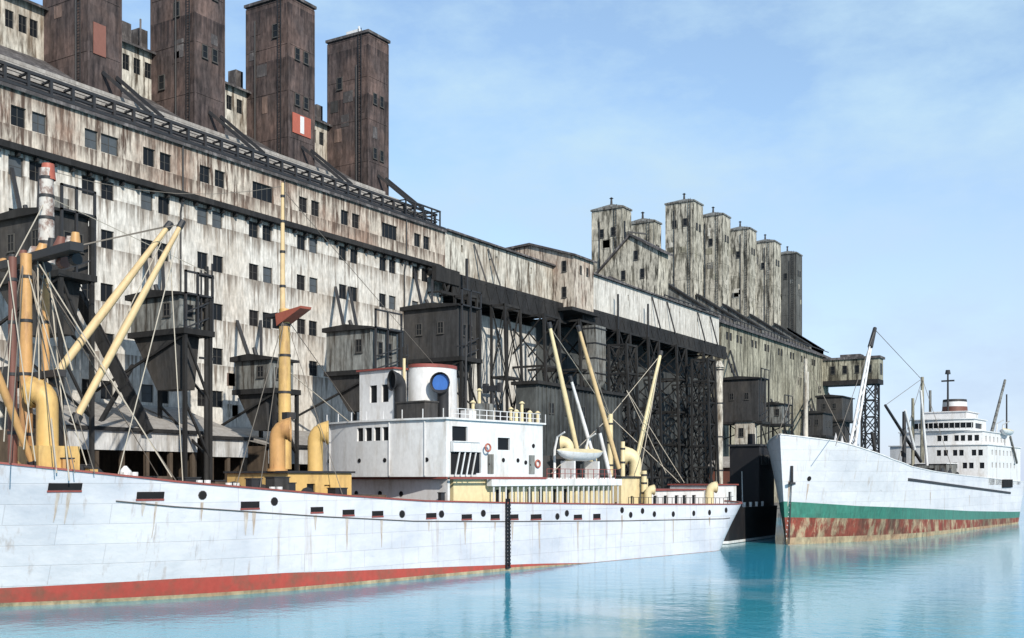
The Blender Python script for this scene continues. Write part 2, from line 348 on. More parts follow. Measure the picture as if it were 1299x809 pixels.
# the end wall of the block and its upper works
prof = [(XF, QZ), (XF, EAVE), (GX, 57.9), (GX, 64.6), (GX-8, 69), (GX-16, 64.6), (GX-30, 46), (GX-30, QZ)]
mb.add([(x, YE, z) for x, z in prof], [tuple(range(8))], 0)
mb.add([(x, YS, z) for x, z in prof], [tuple(range(8))], 0)
mb.build('lower_wall', [M['wall_pale'], M['unlit_inside']], root, fix=False)
mb = MB(); mb.holes(facu, (YS, YE), (LEDGE+.3, EAVE), upper, .5); mb.add([(XF-.2, YS, LEDGE), (XF-.2, YE, LEDGE), (XF-.2, YE, EAVE), (XF-.2, YS, EAVE)], [(0,1,2,3)], 1)
mb.add([(XF, YE+.02, LEDGE), (XF+.35, YE+.02, LEDGE), (XF+.35, YE+.02, EAVE), (XF, YE+.02, EAVE)], [(0,1,2,3)])
mb.build('upper_wall', [M['wall_tan'], M['unlit_inside']], root, fix=False)
mb = MB(); mb.box(XF-.1, XF+.85, YS, YE-1.5, LEDGE-.35, LEDGE+.28)
for k in range(48): mb.box(XF+.02, XF+.6, YS+2*k+.5, YS+2*k+.75, LEDGE-.8, LEDGE-.352)
mb.build('ledge', M['timber'], root)
mb = MB(); mb.add([(XF+.7, YS, EAVE-.15), (XF+.7, YE, EAVE-.15), (GX, YE, 57.9), (GX, YS, 57.9), (XF+.7, YS, EAVE+.2), (XF+.7, YE, EAVE+.2), (GX, YE, 58.25), (GX, YS, 58.25)],
    [(0,1,2,3),(7,6,5,4),(0,4,5,1),(1,5,6,2),(2,6,7,3),(3,7,4,0)])
rf = mb.build('roof', M['roof'], root)
# purlins, pale runways and pipes along the slope
mb = MB()
sl_ = (58.25-(EAVE+.2))/(GX-(XF+.7))
rz = lambda x: EAVE+.2 + sl_*(x-(XF+.7))
for x, w, h in ((-97.8, 1.3, .3), (-100.4, .9, .4), (-103.0, 1.0, .3), (-105.4, .6, .4)):
    mb.box(x-w/2, x+w/2, YS, YE-1, rz(x)+.05, rz(x)+.05+h)
mb.build('roof_runway', M['shed_roof'], rf)
mb = MB()
for k in range(46):
    y = YS + 1 + k*2.5
    if y > YE-.5: break
    mb.box(-95.95, -95.65, y-.15, y+.15, EAVE+.5, EAVE+2.6)
    mb.bar((-95.8, y, EAVE+2.4), (-97.9, y, rz(-97.9)+.05), .2)
for z, w in ((EAVE+2.55, .3), (EAVE+1.5, .2)): mb.box(-95.81-w/2, -95.81+w/2, YS, YE-.5, z-w/2, z+w/2)
mb.box(-96.6, -94.3, YS, YE-.3, EAVE+.25, EAVE+.52)
mb.build('roof_railing', M['iron'], root)
# platform rail at the end of the roof
mb = MB(); 
for x in (-95.2, -99):
    for k in range(5): mb.box(x-.09, x+.09, YE-9+2.1*k, YE-8.82+2.1*k, rz(x), EAVE+3.0)
    mb.box(x-.1, x+.1, YE-9, YE-.4, EAVE+2.9, EAVE+3.1); mb.box(x-.06, x+.06, YE-9, YE-.4, EAVE+1.6, EAVE+1.72)
for y in (YE-9, YE-.6): mb.box(-99, -95.2, y, y+.15, EAVE+2.92, EAVE+3.08)
mb.build('platform_railing', M['iron'], root)
# monitor (the long house along the ridge) with its own windows
mon = MB(); GY1 = Yat(415, GX)
monw = []
for p in (12, 29, 43, 160, 174, 188, 291, 304, 398, 408): monw.append((Yat(p, GX), 61.9 if p > 60 else 61.6))
mr = [(y-.55, y+.55, z-1.0, z+1.0) for y, z in monw]
mon.holes(lambda u, v, d: (GX-d, u, v), (YS, GY1), (57.5, 64.6), mr, .3); mon.add([(GX-.35, YS, 57.5), (GX-.35, GY1, 57.5), (GX-.35, GY1, 64.6), (GX-.35, YS, 64.6)], [(0,1,2,3)], 1)
mon.add([(GX, GY1, 56), (GX, GY1, 64.6), (GX-8, GY1, 68.2), (GX-16, GY1, 64.6), (GX-16, GY1, 52)], [(0,1,2,3,4)])
mo = mon.build('ridge_house', [M['wall_cream'], M['unlit_inside']], root, fix=False)
mb = MB(); mb.add([(GX+.8, YS, 64.3), (GX+.8, GY1+.5, 64.3), (GX-8, GY1+.5, 68.3), (GX-8, YS, 68.3), (GX-16.5, YS, 64.3), (GX-16.5, GY1+.5, 64.3)], [(0,1,2,3),(3,2,5,4)])
mb.add([(GX+.8, YS, 64.0), (GX+.8, GY1+.5, 64.0), (GX+.8, GY1+.5, 64.3), (GX+.8, YS, 64.3)], [(0,1,2,3)])
for p in (157, 178, 300, 402):
    y = Yat(p, GX-4); mb.box(GX-5, GX-3.4, y-.7, y+.7, 66, 68.7); mb.bar((GX-2.2, y+1.2, 65.4), (GX-2.2, y+1.2, 69.3), .18)
mb.build('ridge_roof', M['roof'], mo)
for (y, z), r in zip(monw, mr): window(mo, (GX-.18, y, z), 1.1, 2.0, 0, 1, 1, t=.09)
for y, z, w, h, mu in wins:
    x = XF-.22 if z < 40 else XF+.1
    q_ = random.random(); window(root, (x, y, z), w, h, 0, mu if q_ < .85 else 0, 1 if q_ > .3 else 0, t=.085, pane='glass' if q_ < .55 else ('unlit_inside' if q_ < .82 else 'pale_pane'))
rs_ = random.Random(11)
for k in range(46):
    y = rs_.uniform(58, YE-3); z = rs_.choice((36.2, 31.0, 25.7, 20.6, 17.0, 41.4, 45.0)); up_ = z > LEDGE
    if min(abs(y-b_) for b_ in bays) < 2.9+(.8 if up_ else 0): continue
    w_ = rs_.uniform(.5, .9); h_ = rs_.uniform(.7, 1.1) if up_ else rs_.uniform(1.0, 2.2); x_ = XF+.35 if up_ else XF
    MB().box(x_-.05, x_+.04, y-w_, y+w_, z-h_*.6, z+h_*.6 if not up_ else min(z+h_*.6, EAVE-.3)).build('patched_sheet', M[rs_.choice(('cabin_grey', 'patch_brown', 'white_wall', 'wall_tan', 'wall_cream'))], root)
mb = MB()
for p in (228, 357, 512):
    y = Yat(p, XF)
    mb.tube((XF+.5, y, EAVE-.2), (XF+.5, y, LEDGE+.3), .11, n=8); mb.tube((XF+.5, y, LEDGE-.4), (XF+.15, y, LEDGE-2), .11, n=8); mb.tube((XF+.15, y, LEDGE-2), (XF+.15, y, 20), .11, n=8)
    mb.build('downpipe', M['iron'], root); mb = MB()

# ------------------------------------------------------------------ towers
def tower(px_corner, px_right, top, mat, label, group, grey=False, front_pairs=(), base=50., dep=8.0, side=(), panel=None, finial=False, chute=None, topbits=None):
    y0 = Yat(px_corner, TX); y1 = Yat(px_right, TX)
    t = thing('elevator_tower', label, 'tower', (TX-dep/2, (y0+y1)/2, base), group)
    mb = MB(); mb.box(TX-dep, TX, y0, y1, base, top)
    for z in (top-.25, top-6.5, top-13, top-19.5):          # cladding seams
        if z > base+3: mb.box(TX-dep-.05, TX+.05, y0-.05, y1+.05, z-.09, z+.09)
    for x, y in ((TX, y0), (TX, y1), (TX-dep, y0)): mb.box(x-.11, x+.11, y-.11, y+.11, base, top-.3)
    mb.build('tower_shaft', mat, t)
    cx, cy = TX-dep/2, (y0+y1)/2
    mb = MB(); mb.box(TX-dep-.3, TX+.3, y0-.3, y1+.3, top, top+.4)
    if finial:
        mb.add([(TX-dep-.3, y0-.3, top+.4), (TX+.3, y0-.3, top+.4), (TX+.3, y1+.3, top+.4), (TX-dep-.3, y1+.3, top+.4), (cx, cy, top+1.7)], [(0,1,4),(1,2,4),(2,3,4),(3,0,4)])
        cap = mb.build('tower_cap', M['cabin_grey'], t)
        mb = MB(); mb.tube((cx, cy, top+1.5), (cx, cy, top+2.9), .28, .2, 8); mb.tube((cx, cy, top+2.9), (cx, cy, top+3.2), .5, .1, 8); mb.build('roof_vent', M['iron'], cap)
    else:
        cap = mb.build('tower_cap', M['roof'], t)
    if topbits:
        mb = MB(); mb.box(cx-1.2, cx+1.4, cy-1.4, cy+1.2, top+.402, top+1.5); mb.bar((cx+.2, cy, top+1.5), (cx+.2, cy, top+2.6), .2); mb.build('roof_hatch', M['white'], cap)
    w = (y1-y0)
    for z in front_pairs:
        for sgn in (-1, 1): window(t, (TX+.08, cy+sgn*w*.17, z), w*.19, 1.7, 0, 0, 1, t=.10)
    for x, z in side: window(t, (TX-dep*x, y0-.08, z), 1.1, 1.9, -math.pi/2, 0, 1, t=.10)
    if panel:
        mb = MB(); z0, z1 = panel[:2]; mb.box(TX+.04, TX+.12, cy-w*.36, cy+w*(.36 if panel[2] else .02), z0, z1)
        if panel[2]: mb.box(TX+.122, TX+.16, cy-w*.07, cy+w*.08, z0+.25, z1-.15, 1)
        mb.build('painted_panel', [M['red'] if panel[2] else M['rust_panel'], M['white']], t)
    px_ = random.uniform(.2, .8); xx_ = TX-dep*px_
    MB().tube((xx_, y0-.14, base+1), (xx_, y0-.14, top-random.uniform(.5, 5)), .12, n=6).build('downpipe', M['iron'], t)
    lx = TX-dep*random.uniform(.12, .3); mb = MB()
    for q_ in (-.3, .3): mb.bar((lx+q_, y0-.22, base+2), (lx+q_, y0-.22, top+.9), .08)
    zz_ = base+2
    while zz_ < top+.8: mb.bar((lx-.3, y0-.22, zz_), (lx+.3, y0-.22, zz_), .06); zz_ += .7
    mb.build('ladder', M['iron'], t)
    for k_ in range(5):          # replaced sheets, standing a little proud
        sx_ = TX-dep*random.uniform(.15, .9); sz_ = random.uniform(base+8, top-4); sw_, sh_ = random.uniform(.5, 1.0), random.uniform(1.2, 2.4)
        if any(abs(sx_-(TX-dep*a__)) < sw_+.9 and sz_-1.3 < z_ < sz_+sh_+1.3 for a__, z_ in side): continue
        MB().box(sx_-sw_, sx_+sw_, y0-.045, y0+.02, sz_, sz_+sh_).build('patched_sheet', ([M['roof'], M['cabin_dark'], mat, M['patch_brown']] if mat == M['tower_brown'] else [M['far_wall'], mat, M['wall_cream'], M['cabin_grey']])[k_ % 4], t)
    for k_ in range(3):
        sy_ = random.uniform(y0+.9, y1-.9); sz_ = random.uniform(base+6, top-4); sh_ = random.uniform(1.2, 2.0)
        if any(sz_-1.2 < z_ < sz_+sh_+1.2 for z_ in front_pairs) or (panel and panel[0]-2.6 < sz_ < panel[1]+.4): continue
        MB().box(TX-.02, TX+.035, sy_-.55, sy_+.55, sz_, sz_+sh_).build('patched_sheet', ([M['patch_brown'], M['roof'], M['patch_brown']] if mat == M['tower_brown'] else [M['far_wall'], M['wall_cream'], mat])[k_], t)
    if chute:
        mb = MB()
        for dx in (0, 1.3):
            mb.bar((TX+.1, y1-2.6+dx*1.5, base+5.0), (-100.6, y1-1.2+dx*1.5, 50.6), .26, .4)
        mb.build('roof_brace', M['iron'], t)
    return t
GN = 'dark brown towers on the near elevator'
tower(112, 153, 77.5, M['tower_brown'], 'leftmost dark brown tower on the near elevator, red panel low on its front', GN, front_pairs=(70,), base=51, panel=(57.8, 61.4, False), chute=True, side=((.35, 66),))
tower(247, 284, 77.5, M['tower_brown'], 'dark brown tower second from the left, top cut off by the picture edge', GN, front_pairs=(63.5, 71.5), base=51, chute=True, side=((.75, 60.2), (.4, 69)))
tower(366, 398, 76.4, M['tower_brown'], 'dark brown tower bearing a red panel with a white stripe', GN, front_pairs=(62.4, 68.8), base=51, panel=(57.6, 60.4, True), chute=True, side=((.3, 72),))
tower(467, 492, 77.3, M['tower_brown'], 'dark brown tower at the right end of the near elevator, white hatch on top', GN, front_pairs=(59.2, 67.6), base=51, chute=True, topbits=True, side=((.7, 70.5),))
GF = 'grey towers on the far elevator'
FT = {}
for key, a, b2, tp, lab in (
    ('A', 790, 800, 69.2, 'grey weathered tower standing left of and behind the gabled roof house'),
    ('B', 830, 838, 68.8, 'short grey tower peeping up right behind the gabled roof house'),
    ('C', 880, 891, 79.6, 'tallest grey tower, first of the close row on the far elevator'),
    ('D', 917, 926, 80.4, 'grey tower second in the close far row, just right of the tallest'),
    ('E', 951, 959, 80.7, 'grey tower in the middle of the close row of five'),
    ('F', 982, 990, 81.2, 'grey tower fourth in the close far row, next to the last'),
    ('G', 1010, 1017, 81.2, 'darkest and last grey tower at the right end of the far row')):
    z = Zat(a, {'A':263,'B':281,'C':255,'D':272,'E':290,'F':306,'G':321}[key], TX)
    FT[key] = tower(a, b2, z, M['tower_dark'] if key == 'G' else M['tower_grey'], lab, GF, front_pairs=(z-6,), base=48, dep=7.6,
                    side=((.3, z-5), (.68, z-5.2)) if key in 'ACB' else ((.45, z-7),), finial=True)
# ------------------------------------------------------------------ conveyor gallery between the two elevators
Yb0, Yb1 = YE+.06, Yat(700, XF); XB = -90.6; Yc = Yat(753, XB); XW = -92.2; Yw1 = Yat(912, XW)
g = thing('conveyor_gallery', 'long raised conveyor gallery, tan then white, joining the two elevators', 'gallery', (XF, 170, 38))
gz0, gz1 = 39.6, 46.1
def gal_wall(x, y0, y1, z0, z1, slots, mat, name):
    mb = MB(); rects = [(y-.25, y+.25, z-.55, z+.55) for y, z in slots]
    mb.holes(lambda u, v, d: (x-d, u, v), (y0, y1), (z0, z1), rects, .3); mb.add([(x-.32, y0, z0), (x-.32, y1, z0), (x-.32, y1, z1), (x-.32, y0, z1)], [(0,1,2,3)], 1)
    for xx in (y0, y1): mb.add([(x, xx, z0), (x-6.5, xx, z0), (x-6.5, xx, z1+.3), (x, xx, z1)], [(0,1,2,3)])
    mb.add([(x-6.5, y0, z0), (x-6.5, y1, z0), (x-6.5, y1, z1), (x-6.5, y0, z1)], [(0,1,2,3)])
    return mb.build(name, [mat, M['unlit_inside']], g, fix=False)
gal_wall(XF+.3, Yb0, Yb1-.05, gz0, gz1, [(Yat(p, XF), 44.2) for p in (584, 628, 672)] + [(Yat(620, XF), 43.5)], M['wall_cream'], 'tan_gallery_wall')
gal_wall(XW, Yc+.05, Yw1, gz0, gz1, [(Yat(p, XW), 44) for p in (797, 850, 862, 885, 900)], M['white_wall'], 'white_gallery_wall')
mb = MB(); mb.add([(XF+.9, Yb0, gz1), (XF+.9, Yb1, gz1), (XF-6.6, Yb1, gz1+.9), (XF-6.6, Yb0, gz1+.9), (XF+.9, Yb0, gz1+.28), (XF+.9, Yb1, gz1+.28), (XF-6.6, Yb1, gz1+1.2), (XF-6.6, Yb0, gz1+1.2)], [(0,1,2,3),(7,6,5,4),(0,4,5,1),(1,5,6,2),(3,7,4,0)])
mb.add([(XW+.6, Yc, gz1), (XW+.6, Yw1, gz1), (XW-6.6, Yw1, gz1+.9), (XW-6.6, Yc, gz1+.9), (XW+.6, Yc, gz1+.28), (XW+.6, Yw1, gz1+.28), (XW-6.6, Yw1, gz1+1.2), (XW-6.6, Yc, gz1+1.2)], [(0,1,2,3),(7,6,5,4),(0,4,5,1),(1,5,6,2),(3,7,4,0)])
mb.build('gallery_roof', M['roof'], g)
# the taller transfer house in the run of the gallery
mb = MB(); Yh0 = Yb1
mb.prism([(XB, 38.6), (XB, 47.6), (-99.3, 50.3), (-104, 50), (-104, 38.6)], lambda a, u, v: (u, a, v), Yh0, Yc)
th = mb.build('transfer_house', M['wall_tan'], g)
mb = MB(); mb.prism([(XB+.5, 47.5), (-99.3, 50.35), (-104.5, 50.05), (-104.5, 50.4), (-99.3, 50.75), (XB+.5, 47.85)], lambda a, u, v: (u, a, v), Yh0-.5, Yc+.4); mb.build('transfer_roof', M['roof'], th)
for x, z in ((-92.5, 46), (-92.5, 41.5)): window(th, (x, Yh0-.05, z), .9, 1.9, -math.pi/2, 0, 1)
for y in (Yh0+2.4, Yh0+4.8): window(th, (XB+.05, y, 45.6), .6, 1.4, 0, 0, 1)
# black steel deck and lattice girder carrying the gallery
mb = MB()
Yg0 = Yat(560, -92.6)
mb.box(-99.5, -92.7, Yg0, Yh0+1, gz0-.7, gz0-.02)
for x in (-92.8, -99.2): mb.box(x-.2, x+.2, Yg0, Yh0+1, gz0-3.5, gz0-3.1)
y = Yg0
while y < Yh0-2:
    for x in (-92.8, -99.2): mb.bar((x, y, gz0-.4), (x, y+1.5, gz0-3.3), .3); mb.bar((x, y+1.5, gz0-3.3), (x, y+3.0, gz0-.4), .3)
    mb.box(-99.2, -92.8, y-.15, y+.15, gz0-3.4, gz0-3.15); y += 3.0
mb.box(-92.9, -92.72, Yg0+3, Yh0, gz0-3.2, gz0-.1); mb.box(-99.3, -99.1, Yg0, Yh0, gz0-3.2, gz0-.1)
mb.box(-93.2, -92.45, Yg0-1.5, Yg0+4.5, gz0-1.9, gz0+.25)
mb.build('deck_girder', M['timber'], g)
mb = MB()
mb.box(-99.5, -89.9, Yh0-2, Yc+1, gz0-1.6, gz0-1.02)
mb.box(-98.6, -91.2, Yc-3, Yw1+2, gz0-.8, gz0-.02)
for x in (-91.3, -98.4): mb.box(x-.2, x+.2, Yc-3, Yw1+2, gz0-2.9, gz0-2.55)
y = Yc-3
while y < Yw1:
    for x in (-91.3, -98.4): mb.bar((x, y, gz0-.4), (x, y+1.6, gz0-2.8), .3); mb.bar((x, y+1.6, gz0-2.8), (x, y+3.2, gz0-.4), .3)
    y += 3.2
mb.box(-91.4, -91.22, Yc-3, Yw1+2, gz0-2.6, gz0-.1); mb.box(-98.5, -98.3, Yc-3, Yw1+2, gz0-2.6, gz0-.1)
mb.build('deck_girder', M['timber'], g)
for p in (592, 784, 822):
    y = Yat(p, -91.0); MB().bar((-91.0, y, gz0-2.5), (-91.0, y, gz0+4.0 if p > 700 else gz0+2), .3).build('gallery_stay', M['iron'], g)
for p in (600, 618):
    y = Yat(p, XF+.3); MB().bar((XF+.5, y, gz1-.6), (-93.0, y+1.2, gz0+.1), .22).build('gallery_stay', M['iron'], g)
for p in (826, 845, 884, 900):
    y = Yat(p, XW); MB().bar((XW+.2, y, gz1-.4), (-90.9, y+1.8, gz0-.4), .22).build('gallery_stay', M['iron'], g)

# trestle bents below the gallery
def bent(y, label, x0=-98.2, x1=-90.2, top=36.4, lev=4, w=.42, mat='timber', length=4.2, br=.2):
    t = thing('trestle_bent', label, 'trestle', ((x0+x1)/2, y, QZ), 'black trestle bents under the gallery')
    xs = (x0, x1); ys = (y, y+length)
    for x in xs:
        for yy in ys: MB().bar((x+(1.0 if x == x1 else 0), yy, QZ), (x, yy, top), w).build('leg', M[mat], t)
    for L in range(lev+1):
        z = QZ + (top-QZ)*L/lev
        if L:
            mb = MB()
            for x in xs: mb.bar((x, ys[0], z-.2), (x, ys[1], z-.2), .34)
            for yy in ys: mb.bar((x0, yy, z-.2), (x1, yy, z-.2), .34)
            mb.build('crossbeam', M[mat], t)
        if L < lev:
            z2 = QZ + (top-QZ)*(L+1)/lev; mc = MB()
            for x in xs:
                mc.bar((x, ys[0], z), (x, ys[1], z2), br); mc.bar((x+.05, ys[1], z), (x+.05, ys[0], z2), br)
            for yy in ys:
                mc.bar((x0, yy, z), (x1, yy, z2), br); mc.bar((x1, yy+.05, z), (x0, yy+.05, z2), br)
            mc.build('bracing', M[mat], t)
    return t
ylist = [Yat(p, -90.2) for p in (594, 640, 690, 735, 784, 822, 858, 892)]
labs = ['black trestle bent beside the dark loading cabin at the near end of the gallery', 'black lattice bent standing open against the white wall',
        'black trestle bent where the transfer house begins', 'black trestle bent below the end of the streaked transfer house',
        'black trestle bent under the middle of the white gallery', 'black trestle bent behind the pale boom leaning right',
        'black trestle bent next to the last under the white gallery', 'last black trestle bent beside the far elevator']
for i, (y, l) in enumerate(zip(ylist, labs)): bent(y, l, length=(2.2, 4.6, 5, 5, 5, 5, 5, 5)[i], lev=(1, 3, 4, 4, 5, 5, 5, 5)[i], x0=-92.6 if i < 2 else -98.2, br=(.1, .12, .2, .22, .22, .22, .22, .22)[i], w=(.34, .34, .42, .42, .42, .42, .42, .42)[i], top=36.2 if i < 3 else 36.8)
bent(ylist[3]+7, 'black trestle bent right of the end of the transfer house', x0=-88, x1=-84.6, top=33, lev=6, length=4)
bent(ylist[6]+3, 'black lattice bent standing forward beside the pale column', x0=-88, x1=-84.6, top=34, lev=7, length=4)

# white hall seen behind the open bents, dark hall and boards farther along
h = thing('storage_hall', 'white storage hall glimpsed behind the black trestle', 'storage hall', (-99, 150, QZ))
mb = MB(); mb.box(-112, -96.2, YE+.1, Yat(680, -96.2), QZ, 35.2); mb.build('wall', M['white_wall'], h)
mb = MB(); mb.prism([(-95.9, 35.2), (-105, 37.4), (-112.3, 35.2)], lambda a, u, v: (u, a, v), YE+.1, Yat(680, -96.2)+.3); mb.build('roof', M['roof'], h)
h = thing('loading_hall', 'dark boarded loading hall below the transfer house', 'loading hall', (-88, 150, QZ))
ya, yb = Yat(681, -83.9), Yat(790, -83.9)
mb = MB(); mb.box(-87.6, -84, ya, yb, QZ, 23.4)
k = ya+.4
while k < yb: mb.box(-84, -83.8, k, k+.16, QZ, 23.3); k += 1.3
mb.build('wall', M['dark_hall'], h)
mb = MB(); mb.box(-88.2, -83.4, ya-.5, yb+.5, 23.402, 23.9); mb.build('roof', M['timber'], h)
for p, z in ((700, 20), (720, 20), (740, 20), (765, 19), (705, 14), (750, 13.5)): window(h, (-83.94, Yat(p, -83.9), z), 1.5, 1.7, 0, 1, 1)
for x, z in ((-85.8, 19),): window(h, (x, ya-.05, z), 1.5, 1.7, -math.pi/2, 1, 1)
h = thing('sack_warehouse', 'dim grey warehouse behind the dense black trestle of the white gallery', 'warehouse', (-100, 210, QZ))
y0, y1 = Yat(680, -96.2)+.6, Yat(912, -97.6)
rects = [(y0+4+i*7.0, y0+6+i*7.0, z, z+2) for i in range(int((y1-y0-6)/7)) for z in (9, 16, 24)]
mb = MB(); mb.holes(lambda u, v, d: (-97.6-d, u, v), (y0, y1), (QZ, 37), rects, .35); mb.add([(-98, y0, QZ), (-98, y1, QZ), (-98, y1, 37), (-98, y0, 37)], [(0,1,2,3)], 1)
mb.add([(-97.6, y0, QZ), (-110, y0, QZ), (-110, y0, 37), (-97.6, y0, 37)], [(0,1,2,3)]); mb.add([(-97.6, y0, 37), (-110, y0, 37), (-110, y1, 37), (-97.6, y1, 37)], [(0,1,2,3)])
mb.build('wall', [M['dark_hall'], M['unlit_inside']], h, fix=False)
for r in rects: window(h, (-97.8, (r[0]+r[1])/2, (r[2]+r[3])/2), 2, 2, 0, 1, 1, frame='frame')
# pale columns and platforms within the trestle
for p, z0, z1, x, lab in ((753, 24, 36, -90, 'pale grey hopper leg hanging inside the trestle left of the pale booms'), (912, QZ, 33, -86, 'tall pale column at the last black bent')):
    y = Yat(p, x); c = thing('hopper_leg' if z0 > 10 else 'spout_column', lab, 'hopper' if z0 > 10 else 'column', (x, y, z0))
    mb = MB()
    if z0 > 10:
        mb.box(x-1.6, x+1.6, y-2.4, y+1.6, z0+2.5, z1); mb.add([(x-1.6,y-2.4,z0+2.5),(x+1.6,y-2.4,z0+2.5),(x+1.6,y+1.6,z0+2.5),(x-1.6,y+1.6,z0+2.5),(x-.5,y-.8,z0),(x+.5,y-.8,z0),(x+.5,y+.2,z0),(x-.5,y+.2,z0)], [(0,4,5,1),(1,5,6,2),(2,6,7,3),(3,7,4,0),(4,7,6,5)])
    else:
        mb.tube((x, y, z0), (x, y, z1), .85, .85, 12); mb.tube((x, y, z1), (x, y, z1+1.4), 1.2, .5, 12)
    mb.build('shaft', M['cabin_grey'] if z0 > 10 else M['wall_cream'], c, smooth=z0 < 10)
    mb = MB(); 
    for k in range(5): zz = lerp(z0+1, z1-.5, k/4); mb.box(x-1.75, x+1.75, y-2.5, y+1.75, zz-.1, zz+.1) if z0 > 10 and zz > z0+2.6 else mb.tube((x, y, zz-.12), (x, y, zz+.12), 1.0, 1.0, 12)
    mb.build('band', M['iron'], c)

# ------------------------------------------------------------------ gabled roof house
Yg = Yat(800, -102.3)
h = thing('roof_house', 'streaked grey gabled house on the roof in front of the far towers', 'roof house', (-103, Yg+3, 44))
ap = (-102.3, Zat(803, 301, -102.3)); lf = (-112, Zat(754, 360, -112)); rt = (-96.0, Zat(837, 318, -96.0))
mb = MB(); mb.prism([(rt[0], 44), rt, ap, lf, (-112, 44)], lambda a, u, v: (u, a, v), Yg, Yg+5.5); mb.build('wall', M['tower_grey'], h)
mb = MB(); mb.prism([(rt[0]+.9, rt[1]-.5), (ap[0], ap[1]+.1), (lf[0]-.8, lf[1]-.7), (lf[0]-.8, lf[1]-.2), (ap[0], ap[1]+.6), (rt[0]+.9, rt[1])], lambda a, u, v: (u, a, v), Yg-.6, Yg+6); mb.build('roof', M['roof'], h)
mb = MB(); mb.bar((-102.5, Yg-1, ap[1]+.8), (-99.6, Yg+2, ap[1]+.6), .3); mb.bar((-103.4, Yg-.7, ap[1]-.5), (-103.4, Yg-.7, ap[1]+3.3), .3); mb.build('hoist_beam', M['iron'], h)
for x, z in ((-99.5, 53), (-104, 53), (-101, 57)): window(h, (x, Yg-.06, z), 1.0, 2.0, -math.pi/2, 0, 1)

# ------------------------------------------------------------------ far elevator
Yf0, Yf1 = Yat(912, XF)+1.6, Yat(1051, XF)
fe = thing('grain_elevator', 'ochre grey far elevator with row of roof chutes above its eave', 'grain elevator', (XF, Yf0+45, QZ))
fw = []
for p in (905, 925, 938, 957, 973, 990, 1005, 1019, 1032):
    y = Yat(p, XF)
    if y < Yf0+2: continue
    for sgn in (-1, 1): fw.append((y+sgn*1.25, 43.6, 1.8, 1.9))
for p, z in ((962, 31), (986, 29), (1030, 30), (1015, 37), (930, 36), (1040, 36)):
    y = Yat(p, XF); fw += [(y-1, z, 1.3, 2.2), (y+1, z, 1.3, 2.2)]
mb = MB(); mb.holes(lambda u, v, d: (XF-d, u, v), (Yf0, Yf1), (QZ, 46.2), [(y-w/2, y+w/2, z-hh/2, z+hh/2) for y, z, w, hh in fw], .4); mb.add([(XF-.45, Yf0, QZ), (XF-.45, Yf1, QZ), (XF-.45, Yf1, 46.2), (XF-.45, Yf0, 46.2)], [(0,1,2,3)], 1)
for yy in (Yf0, Yf1): mb.add([(XF, yy, QZ), (XF, yy, 46.2), (TX, yy, 52.8), (-120, yy, 46), (-120, yy, QZ)], [(0,1,2,3,4)])
mb.build('wall', [M['far_wall'], M['unlit_inside']], fe, fix=False)
Yr0 = Yat(838, XF)
mb = MB(); mb.prism([(XF+.8, 46), (TX, 52.6), (-121, 45.5), (-121, 45.9), (TX, 53.1), (XF+.8, 46.5)], lambda a, u, v: (u, a, v), Yr0, Yf1+.6); rf = mb.build('roof', M['roof'], fe)
for y, z, w, hh in fw: window(fe, (XF-.2, y, z), w, hh, 0, 1, 1, t=.11)
for k, px in enumerate((838, 880, 917, 951, 982, 1010, 1028)):
    y = Yat(px, TX)+ (2 if px < 900 else 0)
    y = min(y, Yf1-3)
    mb = MB(); prof = [(TX+.5, 53.2), (-96, 46.8), (-96, 48.6), (TX+.5, 55.8)]
    mb.prism(prof, lambda a, u, v: (u, a, v), y-1.1, y+1.1); c = mb.build('roof_chute', M['cabin_grey'], fe)
    mb = MB(); mb.prism([(TX+.4, 55.7), (-95.8, 48.5), (-95.8, 48.9), (TX+.4, 56.2)], lambda a, u, v: (u, a, v), y-1.5, y+1.5); mb.build('chute_cover', M['timber'], c)
mb = MB()
for k in range(40):
    y = Yr0+2+k*2.6
    if y > Yf1: break
    mb.box(-95.1, -94.9, y-.1, y+.1, 46.5, 48.2)
mb.box(-95.1, -94.9, Yr0+2, Yf1, 48.1, 48.3); mb.build('roof_railing', M['iron'], fe)
mb = MB(); yy = Yat(1022, -94.5); mb.tube((-94.4, yy, QZ), (-94.4, yy, 40), .8, .8, 10); mb.build('drain_column', M['white_wall'], fe, smooth=True)
# cross gallery at the far end
c = thing('end_gallery', 'short cross gallery on a black lattice tower at the far end of the quay', 'gallery', (-84, Yf1, QZ))
xe = -78.5
mb = MB(); mb.box(XF+.1, xe, Yf1-6, Yf1-.5, 38.8, 45); mb.build('wall', M['far_wall'], c)
mb = MB(); mb.box(XF+.1, xe+.5, Yf1-6.5, Yf1, 45.002, 45.7); mb.box(-90, -84, Yf1-5.5, Yf1-1, 45.7, 46.6); mb.build('roof', M['roof'], c)
mb = MB(); mb.box(XF+.1, xe, Yf1-6.4, Yf1-.1, 37.4, 38.798); mb.build('deck', M['timber'], c)
for x, y, w in ((xe+.05, Yf1-3.2, 2.2),): window(c, (x, y, 42), w, 3.2, 0, 1, 1)
for k in range(4): window(c, (-92+3.6*k, Yf1-6.06, 42), 1.3, 2.4, -math.pi/2, 0, 1)
mb = MB(); mc = MB()
for x in (-79.6, -83.6):
    for y in (Yf1-5.6, Yf1-1): MB().bar((x, y, QZ), (x, y, 37.4), .5).build('leg', M['iron'], c)
